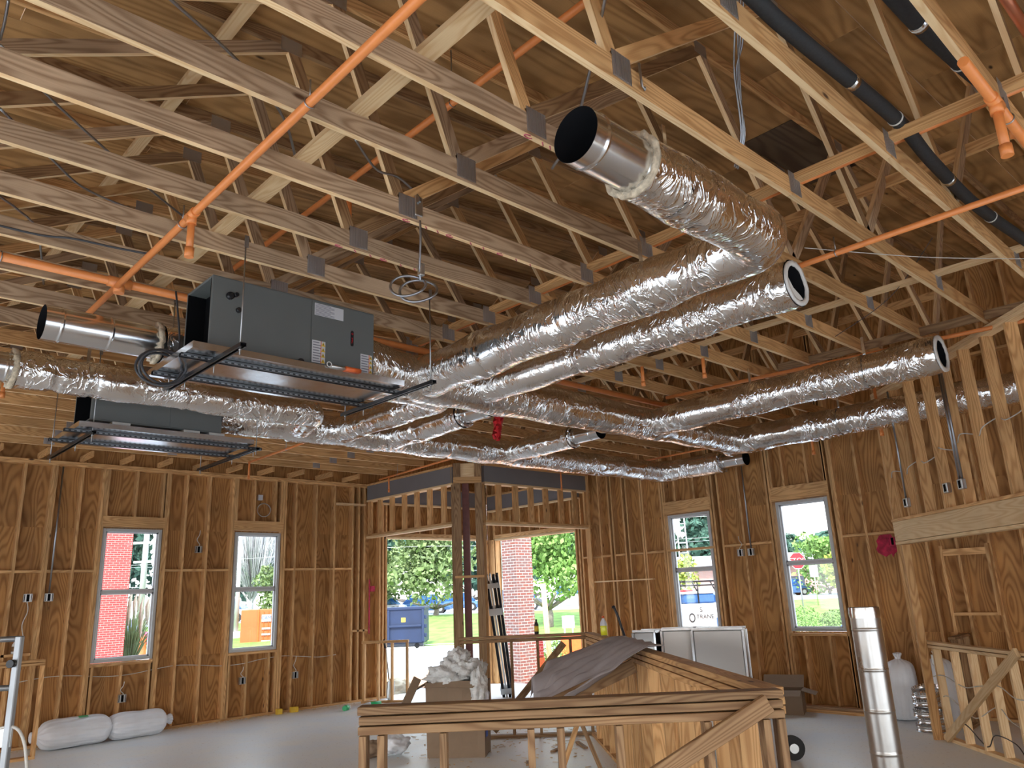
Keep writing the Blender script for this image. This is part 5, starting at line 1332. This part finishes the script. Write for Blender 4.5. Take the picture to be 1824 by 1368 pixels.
def leaves(mm, c, r, n, size, rnd, flat=1.0):
    c = Vector(c)
    for i in range(n):
        d = Vector((rnd.gauss(0, 1), rnd.gauss(0, 1), rnd.gauss(0, 1))).normalized()
        rr = r * (rnd.random() ** .25); p = c + Vector((d.x, d.y, d.z * flat)) * rr
        a = Vector((rnd.gauss(0, 1), rnd.gauss(0, 1), rnd.gauss(0, 1))).normalized(); b = a.cross(Vector((rnd.gauss(0, 1), rnd.gauss(0, 1), rnd.gauss(0, 1)))).normalized()
        s_ = size * rnd.uniform(.6, 1.3)
        mm.sheet([p - a * s_, p - b * s_ * .6, p + a * s_, p + b * s_ * .6])
def tree(label, x, y, h, cr, mat, name='tree', trunk=.35, n=2600, leaf=.2, group=None, nb=15, seed=0):
    z0 = gz(x, y); t = thing(name, label, 'tree', (x, y, z0), group); rnd = random.Random(seed)
    mm = MB(); ht = h * trunk
    mm.tube([(x, y, z0 - .1), (x + .1, y, z0 + ht * .6), (x, y + .1, z0 + ht * 1.3)], [h * .028, h * .022, h * .012], 8)
    for k in range(6):
        a = 2 * PI * k / 6; mm.tube([(x, y, z0 + ht * .8), (x + math.cos(a) * cr * .5, y + math.sin(a) * cr * .5, z0 + ht * 1.5)], [h * .012, h * .005], 6)
    mm.build('trunk', 'bark', t)
    mm = MB()
    for k in range(nb):
        a = rnd.uniform(0, 2 * PI); q = rnd.uniform(.1, .62) * cr; zz = z0 + ht + (h - ht) * rnd.uniform(.18, .82); rr = cr * rnd.uniform(.38, .6) * (1.15 - .5 * (zz - z0 - ht) / (h - ht))
        leaves(mm, (x + q * math.cos(a), y + q * math.sin(a), zz), rr, n // nb, leaf, rnd, .8)
    mm.build('crown', mat, t)
def at(px_d, lat):      # forward distance, lateral offset
    p = fw * px_d + sd * lat; return p.x, p.y
# dense far tree line (each its own tree)
rnd = random.Random(11)
TL = 'trees of the far tree line'
for i, (d, lat, hh, r_, lab) in enumerate((
    (92, -48, 16, 5.5, 'tall dark tree behind the utility pole in the first left window'),
    (98, -41, 13, 4.5, 'dark tree right of the utility pole in the first left window'),
    (88, -33, 17, 5.5, 'tall dark tree behind the pale light pole'),
    (95, -27, 16, 5.5, 'dark tree behind the leafless tree and orange container'),
    (97, -19, 18, 5.5, 'tall dark tree at the left of the left entry opening'),
    (90, -12.5, 19, 5.5, 'tall dark tree behind the olive tree in the left entry opening'),
    (96, -6, 18, 5.5, 'tall dark tree seen just left of the entry column'),
    (93, .5, 17, 5.5, 'tall dark tree right of the brick pillar, behind the leafless tree'),
    (90, 7.5, 18, 5.5, 'tall dark tree at the right of the right entry opening'),
    (97, 17.5, 11.5, 4.2, 'dark tree behind the lattice mast'),
    (95, 22.5, 12.2, 4.6, 'broad dark tree at the right of the second right window'),
    (94, 29.5, 6.8, 2.6, 'low dark tree behind the stop sign'),
    (96, 34.5, 7.6, 3.4, 'dark tree behind the broad fresh green tree beyond the road'),
    (99, 39.5, 8.6, 3.6, 'dark tree at the right edge of the stop sign window'))):
    x, y = at(d, lat)
    tree(lab, x, y, hh, r_, 'leaf_c', n=3600, leaf=.5, group=TL, seed=i, trunk=.05, nb=18)
E2 = [
 ('olive green tree on the bank behind the blue dumpster', 52, -5.6, 7.4, 3.6, 'leaf_b', .08, 5200, .19),
 ('smaller olive tree at the left edge of the entry opening', 56, -9.6, 5.6, 2.2, 'leaf_b', .08, 2400, .19),
 ('fresh green tree with a grey trunk seen through the right entry opening', 44, 1.5, 7.6, 3.2, 'leaf_a', .16, 6200, .16),
 ('olive tree behind the orange container', 50, -15.6, 4.2, 1.4, 'leaf_b', .1, 1800, .13),
 ('bright green tree in the second right wall window', 62, 12.6, 3.9, 1.4, 'leaf_y', .1, 1400, .15),
 ('broad fresh green tree beyond the road in the window with the stop sign', 72, 27.8, 5.6, 3.2, 'leaf_a', .1, 3200, .22),
 ('yellow green tree at the right edge of the window with the stop sign', 66, 27.2, 4.6, 1.9, 'leaf_y', .1, 2200, .2),
]
for i, (lab, d, lat, h, crn, mt, tr, n_, lf) in enumerate(E2):
    x, y = at(d, lat); tree(lab, x, y, h, crn, mt, trunk=tr, n=n_, leaf=lf, seed=60 + i)
# bare twiggy tree
def bare(label, d, lat, h, seed, n=170):
    x, y = at(d, lat); z0 = gz(x, y); t = thing('bare_tree', label, 'tree', (x, y, z0)); rnd = random.Random(seed); mm = MB()
    mm.tube([(x, y, z0), (x, y, z0 + h * .3)], [.16, .10], 8)
    for k in range(n):
        a = rnd.uniform(0, 2 * PI); sp = rnd.uniform(.05, .5) * h; b0 = rnd.uniform(.1, .35) * h
        p = Vector((x, y, z0 + b0)); q = p + Vector((math.cos(a) * sp * .45, math.sin(a) * sp * .45, h * rnd.uniform(.25, .65))); m2 = (p + q) / 2 + Vector((math.cos(a), math.sin(a), 0)) * sp * .12
        mm.tube([p, m2, q], [.035, .02, .008], 5)
    mm.build('branches', 'twig', t)
bare('leafless pale tree behind the orange container', 54, -18.3, 11, 5, 320)
bare('leafless pale tree left of the fresh green tree in the right opening', 56, -.9, 12, 6, 150)
# shrubs
def shrub(label, d, lat, r, mat, n=500, leaf=.05, flat=.8, z=None, name='shrub'):
    x, y = at(d, lat); z0 = gz(x, y) if z is None else z; t = MB(); rnd = random.Random(int(d * 10)); leaves(t, (x, y, z0 + r * .6), r, n, leaf, rnd, flat)
    tag(t.build(name, mat, origin=(x, y, z0)), label, 'shrub')
shrub('feathery green weed clump behind the far half wall', 23, .85, .42, 'leaf_a', 1300, .04, 1.7)
shrub('dark round shrub near the orange barrier in the right opening', 30, 1.5, .36, 'leaf_c', 500, .05)
shrub('wild shrub on the bank below the stop sign', 37, 12.9, .9, 'leaf_a', 900, .06, .7)
shrub('olive wild shrub at the right of the bank below the stop sign', 35.5, 13.9, .8, 'leaf_b', 800, .06, .7)
# plume grass by the brick building
t = thing('plume_grass', 'tall ornamental grass with pale plumes beside the brick building', 'grass clump', (9.7, 31, -.3)); rnd = random.Random(3); mm = MB(); m2 = MB()
for k in range(160):
    a = rnd.uniform(0, 2 * PI); r = rnd.uniform(.2, 1.1); h = rnd.uniform(1.3, 2.3); p = Vector((9.9, 31, -.3)); q = p + Vector((math.cos(a) * r, math.sin(a) * r, h))
    mm.tube([p, (p + q) / 2 + Vector((0, 0, .35)), q], [.02, .014, .004], 4)
    if k % 4 == 0: m2.tube([q + Vector((0, 0, -.1)), q + Vector((0, 0, .35)), q + Vector((.05, 0, .7))], [.02, .06, .01], 6)
mm.build('blades', 'leaf_b', t); m2.build('plumes', 'plume', t)

# brick building left, pillar right
def brick_box(mm, x0, x1, y0, y1, z0, z1):
    P = [(x0, y0), (x1, y0), (x1, y1), (x0, y1)]
    for k in range(4):
        (a, b), (c, d) = P[k], P[(k + 1) % 4]; L = math.hypot(c - a, d - b)
        mm.sheet([(a, b, z0), (c, d, z0), (c, d, z1), (a, b, z1)], uv=[(0, 0), (L, 0), (L, z1 - z0), (0, z1 - z0)])
    mm.sheet([(x0, y0, z1), (x1, y0, z1), (x1, y1, z1), (x0, y1, z1)])
    return mm
mm = MB(); brick_box(mm, 3.0, 8.44, 27, 33, -.3, 7.2); o = mm.build('wall_brick', 'brick_red', origin=(6, 28, -.3)); tag(o, 'red brick building corner seen through the first left window', 'building')
t = thing('brick_pillar', 'brown brick pillar standing outside the right entry opening', 'pillar', (13.5, 14.15, -.3))
mm = MB(); brick_box(mm, 13.2, 13.75, 13.93, 14.43, -.3, 3.9); mm.build('brick_shaft', 'brick_brown', t)
# far long brick building
t = thing('long_building', 'low long brick building with a pale roof beyond the road', 'building', tuple(fw * 84 + sd * 22))
def fb(name, d0, d1, l0, l1, z0, z1, mat, par):
    mm = MB(); c0 = fw * ((d0 + d1) / 2) + sd * l0; c1 = fw * ((d0 + d1) / 2) + sd * l1
    mm.board((c0.x, c0.y, (z0 + z1) / 2), (c1.x, c1.y, (z0 + z1) / 2), z1 - z0, d1 - d0); return mm.build(name, mat, par)
fb('brick_wall', 80, 88, 12, 42, .7, 3.9, 'brick_brown', t); fb('roof', 79, 89, 11.5, 42.5, 3.9, 4.9, 'car_white', t); fb('doorway', 79.8, 80.2, 26, 28.5, .8, 2.6, 'car_dark', t)
# vehicles
def car(label, d, lat, L, H, mat, ang=0, name='car', wid=1.8, z=None, wheel=.33, glassm='car_glass', cab=(.22, .30, .74, .86)):
    x, y = at(d, lat); z0 = gz(x, y) if z is None else z; t = thing(name, label, 'car', (x, y, z0), None)
    ux = (sd * math.cos(ang) + fw * math.sin(ang)); uy = Vector((-ux.y, ux.x, 0)); C = Vector((x, y, z0))
    def sec(fx, zs, ws, mt, nm, par=t):
        mm = MB(); R_ = []
        for f, zt, zb, w_ in zip(fx, zs[0], zs[1], ws):
            p = C + ux * (f - .5) * L; hw = wid / 2 * w_
            R_.append([p + uy * -hw * .96 + Vector((0, 0, zb)), p + uy * -hw + Vector((0, 0, (zb + zt) * .5)), p + uy * -hw * .92 + Vector((0, 0, zt)), p + uy * hw * .92 + Vector((0, 0, zt)), p + uy * hw + Vector((0, 0, (zb + zt) * .5)), p + uy * hw * .96 + Vector((0, 0, zb))])
        mm.ring(R_, True, cap0=True, cap1=True, sm=False); return mm.build(nm, mt, par, bevel=.04)
    bz = H * .56; lo = wheel * .75
    body = sec([0, .02, .08, .3, .6, .92, .98, 1], ([bz * .8, bz * .95, bz, bz, bz, bz * .95, bz * .85, bz * .6], [lo] * 8), [.9, .97, 1, 1, 1, 1, .97, .88], mat, 'body')
    a, b, c, e_ = cab
    sec([a - .06, b, c, e_ + .02], ([bz, H * .97, H * .97, bz], [bz * .98] * 4), [.95, .8, .8, .95], glassm, 'cabin_glass')
    sec([b - .01, b + .02, c - .02, c + .01], ([H * .975, H, H, H * .975], [H * .94] * 4), [.8, .78, .78, .8], mat, 'roof_panel')
    for f in (.18, .82):
        for s_ in (-1, 1):
            p = C + ux * (f - .5) * L + uy * s_ * (wid / 2 - .1) + Vector((0, 0, wheel)); q = p + uy * s_ * .12
            mm = MB(); mm.tube([p, q], wheel, 18); mm.build('wheel', 'tyre', t); mm2 = MB(); mm2.tube([q, q + uy * s_ * .01], wheel * .55, 12); mm2.build('hubcap', 'steelbox', t)
    return t, C, ux, uy
car('magenta red sport utility car parked beyond the brick building', 42.0, -22.1, 4.7, 1.75, 'magenta', 0.1)
car('white pickup like car on the far lot behind the container', 60, -22.6, 4.8, 1.7, 'car_white')
car('white parked car above the dumpster', 57, -10.4, 4.4, 1.45, 'car_white')
car('blue parked car above the grass bank, left one', 60, -7.4, 4.3, 1.4, 'car_blue')
car('second blue parked car, farther right above the grass bank', 66, -5.4, 4.3, 1.45, 'car_blue')
car('dark car parked behind the fresh green tree', 58, -.6, 4.6, 1.5, 'car_dark')
car('white jeep like car far off in the right entry opening', 70, 4.2, 4.0, 1.75, 'car_white')
car('small blue car on the road left of the stop sign', 74, 24.6, 4.2, 1.5, 'car_blue')
car('light blue car whose hood shows low in the stop sign window', 26, 11.9, 4.5, 1.35, 'car_white', ang=.5)
# service truck
x, y = at(27.5, 6.08)
t = thing('service_truck', 'white service truck with lettering and a ladder rack, in the second right window', 'truck', (x, y, -.3))
C = Vector((x, y, -.3)); ux = (sd * .98 + fw * .12).normalized(); uy = Vector((-ux.y, ux.x, 0))
def tb(name, f0, f1, z0, z1, w, mat, par=None, off=0, bev=.02):
    mm = MB(); a = C + ux * f0 + uy * off; b = C + ux * f1 + uy * off
    mm.board((a.x, a.y, C.z + (z0 + z1) / 2), (b.x, b.y, C.z + (z0 + z1) / 2), z1 - z0, w); return mm.build(name, mat, par or t, bevel=bev)
# bottle check: side facing camera is -fw => uy points to +fw
tb('service_body', -1.9, .55, .5, 1.66, 2.0, 'car_white'); tb('cab_lower', .57, 2.9, .5, 1.5, 1.95, 'car_white')
tb('cab_glass', -.75, .32, 1.66, 1.97, 1.6, 'car_glass', bev=.05); tb('cab_roof', -.8, .30, 1.97, 2.05, 1.65, 'car_white', bev=.03)
tb('cab_glass', .75, 1.9, 1.5, 2.0, 1.6, 'car_glass', bev=.1)
tb('light_bar', -.6, -.2, 2.05, 2.11, .3, 'stop_red'); 
tb('door_panel', -.9, .0, .6, 1.5, .02, 'white_label', off=-1.005, bev=.003); tb('compartment', .05, .52, .6, 1.5, .02, 'car_white', off=-1.005, bev=.003)
tb('blue_tank', .2, .42, .75, 1.2, .06, 'car_blue', off=-1.03)
text_part('truck_lettering', 'TRANE', .19, 'black_gloss', tuple(C + ux * -.18 - uy * 1.03 + Vector((0, 0, 1.24))), tuple(ux), (0, 0, 1), t, .002)
text_part('truck_lettering', 'S', .22, 'black_gloss', tuple(C + ux * -.30 - uy * 1.03 + Vector((0, 0, 1.46))), tuple(ux), (0, 0, 1), t, .002)
mm = MB(); n = 24; mm.ring([[C + ux * (-.62 + r_ * math.cos(2 * PI * k / n)) - uy * 1.02 + Vector((0, 0, 1.22 + r_ * 1.4 * math.sin(2 * PI * k / n))) for k in range(n)] for r_ in (.11, .07)], True); mm.build('round_emblem', 'black_gloss', t)
for (a, b, za, zb) in ((-1.9, 3.0, 2.38, 2.38), (-1.9, 3.0, 2.25, 2.25), (-1.6, -1.6, 1.55, 2.38), (-.3, -.3, 1.6, 2.38), (.15, .55, 2.38, 1.55), (2.6, 2.6, 1.5, 2.38)):
    for off in (-.9, .9):
        mm = MB(); mm.tube([C + ux * a + uy * off + Vector((0, 0, za)), C + ux * b + uy * off + Vector((0, 0, zb))], .025, 8); mm.build('ladder_rack', 'alu_dark', t)
for f in (-1.2, 2.0):
    for s_ in (-1, 1):
        p = C + ux * f + uy * s_ * .85 + Vector((0, 0, .38)); mm = MB(); mm.tube([p, p + uy * s_ * .16], .38, 18); mm.build('wheel', 'tyre', t)
# dumpster
x, y = at(38.2, -5.7); z0 = -.3
t = thing('dumpster', 'navy blue roll off dumpster outside the entry', 'dumpster', (x, y, z0)); C = Vector((x, y, z0)); ux = sd; uy = fw
tb('dumpster_body', -1.7, 1.15, .25, 1.75, 2.0, 'navy', bev=.03); tb('top_rail', -1.75, 1.2, 1.72, 1.85, 2.1, 'navy'); tb('base_rail', -1.7, 1.1, .1, .25, 1.6, 'car_dark')
for f in (-1.6, -.95, -.55, 1.05): tb('side_rib', f, f + .12, .3, 1.72, .12, 'navy', off=-1.04)
tb('side_rib', -.5, 1.05, .95, 1.05, .12, 'navy', off=-1.04)
tb('yellow_sticker', .10, .30, 1.18, 1.38, .01, 'yellow', off=-1.01, bev=0)
for f in (-1.3, .8): 
    mm = MB(); p = C + ux * f - uy * .8 + Vector((0, 0, .12)); mm.tube([p, p + uy * .2], .12, 12); mm.build('roller', 'tyre', t)
for zz in (.5, .9, 1.3): tb('hinge', 1.15, 1.28, zz, zz + .16, .08, 'navy', off=-.95)
# orange container
x, y = at(44.6, -14.45); C = Vector((x, y, -.3)); ux = (sd * .98 + fw * .2).normalized(); uy = Vector((-ux.y, ux.x, 0))
t = thing('shipping_container', 'orange shipping container seen through the second left window', 'container', (x, y, -.3))
tb('container_shell', -.95, .80, 0, 2.0, 3.0, 'container', bev=.03)
for f in (-.02, .22, .46, .70): tb('door_bar', f, f + .04, .1, 1.9, .04, 'orange', off=-1.53)
tb('corner_post', -.08, .0, 0, 2.0, .06, 'orange', off=-1.53)
tb('logo_plate', .12, .62, 1.35, 1.72, .02, 'sign_white', off=-1.55, bev=0)
text_part('logo_lettering', 'CAM', .24, 'blue_print', tuple(C + ux * .37 - uy * 1.565 + Vector((0, 0, 1.54))), tuple(ux), (0, 0, 1), t, .002)
for zz in (.95, .65, .3): tb('white_marking', .15, .6, zz, zz + .10, .01, 'sign_white', off=-1.555, bev=0)
# traffic barrel
def barrel(label, x, y, name='traffic_barrel'):
    t = thing(name, label, 'traffic barrel', (x, y, -.3), 'orange and white traffic barrels')
    mm = MB(); mm.lathe([(.34, 0), (.34, .05), (.29, .06), (.27, .5), (.24, .95), (.22, 1.0), (.08, 1.01)], (x, y, -.3), 20); mm.build('barrel_body', 'orange', t)
    for a in (.28, .62): mm = MB(); mm.lathe([(.286 - a * .045, a), (.286 - a * .045 - .006, a + .14)], (x, y, -.3), 20); mm.build('white_band', 'sign_white', t)
barrel('orange and white traffic barrel in front of the magenta car', *at(40, -19.0)); barrel('traffic barrel partly cut off by the window frame, right of the other', *at(40.5, -18.35))
# poles and wires
def upole(label, d, lat, h, r, mat, arms=(), name='utility_pole', cat='pole'):
    x, y = at(d, lat); z0 = gz(x, y); t = thing(name, label, cat, (x, y, z0)); mm = MB(); mm.tube([(x, y, z0), (x, y, z0 + h)], [r, r * .75], 12); mm.build('pole_shaft', mat, t)
    for zz, w_ in arms:
        mm = MB(); a = Vector((x, y, z0 + zz)) - sd * w_ / 2; b = a + sd * w_; mm.board(a, b, .14, .12); mm.build('cross_arm', 'twig', t)
upole('grey utility pole with cross arms in the first left window', 50, -23.9, 11, .2, 'twig', ((6.9, 1.6), (5.4, 1.6), (4.2, 1.4)))
upole('pale slim light pole in the second left window', 45, -16.05, 9, .13, 'car_white', name='light_pole'); upole('thin utility pole beyond the dumpster trees', 66, -9.2, 12, .15, 'twig'); 
x, y = at(45, -16.0); mm = MB(); mm.tube([(x, y, -.3), (x, y, .55)], .32, 14); tag(mm.build('pole_base', 'concrete', origin=(x, y, -.3)), 'round concrete base of the pale light pole', 'pole base')
for i, (za, zb, d) in enumerate(((7.2, 7.4, 50), (6.4, 6.6, 50), (5.0, 5.3, 50.5), (4.0, 4.2, 66), (5.6, 5.9, 66))):
    P = [fw * d + sd * (-40 + 8 * k) + Vector((0, 0, za + (zb - za) * k / 7 - .35 * math.sin(PI * (k % 4) / 4))) for k in range(9)]
    mm = MB(); mm.tube(bez(P, 4), .013, 5); tag(mm.build('power_line', 'twig', origin=tuple(P[0])), ['top', 'second', 'third', 'fourth', 'lowest'][i] + ' overhead power line outside', 'power line', 'overhead power lines')
t = thing('lattice_tower', 'lattice mast among the far trees in the second right window', 'mast', tuple(fw * 70 + sd * 14.6)); q = fw * 70 + sd * 14.6
for s_ in (-.45, .45):
    mm = MB(); mm.tube([q + sd * s_ + Vector((0, 0, .8)), q + sd * s_ * .7 + Vector((0, 0, 9))], .06, 6); mm.build('mast_leg', 'twig', t)
for k in range(9): 
    mm = MB(); mm.tube([q - sd * .42 + Vector((0, 0, 1.5 + k * .85)), q + sd * .42 + Vector((0, 0, 1.5 + k * .85))], .04, 5); mm.build('mast_rung', 'twig', t)
# stop sign
x, y = at(39, 13.68); z0 = gz(x, y); P0 = Vector((x, y, 2.95)); nn = -fw
t = thing('stop_sign', 'red octagonal stop sign seen through the window nearest the partition', 'sign', (x, y, z0))
mm = MB(); mm.tube([(x, y, z0), (x, y, 3.1)], .035, 8); mm.build('sign_post', 'alu', t)
def octa(r, off, mat, nm):
    mm = MB(); f = [P0 + nn * (.05 + off) + sd * r * math.cos(PI / 8 + k * PI / 4) + Vector((0, 0, r * math.sin(PI / 8 + k * PI / 4))) for k in range(8)]
    b = [p - nn * .02 for p in f]; mm.ring([b, f], True, cap0=True, cap1=True, sm=False); mm.build(nm, mat, t)
octa(.42, 0, 'sign_white', 'sign_border'); octa(.395, .004, 'stop_red', 'sign_face')
text_part('sign_lettering', 'STOP', .34, 'sign_white', tuple(P0 + nn * .06), tuple(sd), (0, 0, 1), t, .002)
mm = MB(); xx, yy = at(48, 17.75); mm.tube([(xx, yy, gz(xx, yy)), (xx, yy, 2.7)], .03, 6); mm.board((xx, yy, 2.2), (xx, yy, 2.9), .5, .02, tuple(sd)); tag(mm.build('street_sign', 'steelbox', origin=(xx, yy, 0)), 'grey back of a small street sign right of the stop sign', 'sign')
# site sign, stake, bricks, barrier
x, y = at(34, 1.95); t = thing('site_sign', 'blank white board sign on two legs outside the right entry opening', 'sign', (x, y, -.3)); C = Vector((x, y, -.3)); ux = sd; uy = fw
tb('sign_board', -.26, .26, .75, 1.25, .03, 'sign_white', bev=0); tb('sign_leg', -.2, -.14, 0, .8, .05, 'sign_white', bev=0); tb('sign_leg', .14, .2, 0, .8, .05, 'sign_white', bev=0)
x, y = at(22, .72); mm = MB(); mm.board((x, y, -.3), (x - .12, y + .02, 2.15), .14, .05, tuple(sd)); tag(mm.build('wooden_stake', 'lumber_pale', origin=(x, y, -.3)), 'tall pale wooden stake outside the right entry opening', 'stake')
x, y = at(21, .16); t = thing('brick_pallet', 'stack of red bricks on a pallet outside, with an orange sheet below', 'bricks', (x, y, -.3)); C = Vector((x, y, -.3)); ux = sd; uy = fw
tb('sheet_wrap', -.38, .38, 0, .62, .6, 'container', bev=.01); tb('brick_stack', -.36, .36, .64, 1.0, .55, 'brick_red', bev=0)
for i in range(9):
    tb('loose_brick', -.34 + (i % 5) * .14, -.34 + (i % 5) * .14 + .12, 1.0 + (i // 5) * .075, 1.07 + (i // 5) * .075, .2, 'stop_red' if i % 3 == 0 else 'brick_red', bev=.003)
x, y = at(29, 1.85); t = thing('barrier', 'low orange barrier beyond the dark shrub', 'barrier', (x, y, -.3)); C = Vector((x, y, -.3)); tb('barrier_body', -.5, .5, .05, .7, .4, 'orange', bev=.06); tb('barrier_foot', -.5, .5, 0, .1, .55, 'orange', bev=.02)
blob((10.85, 15.6, -.12), .32, 4, (1.2, 1, .75), .3).build('straw_clump', 'plume'); tag(bpy.data.objects['straw_clump'], 'clump of straw outside the left entry opening', 'straw')
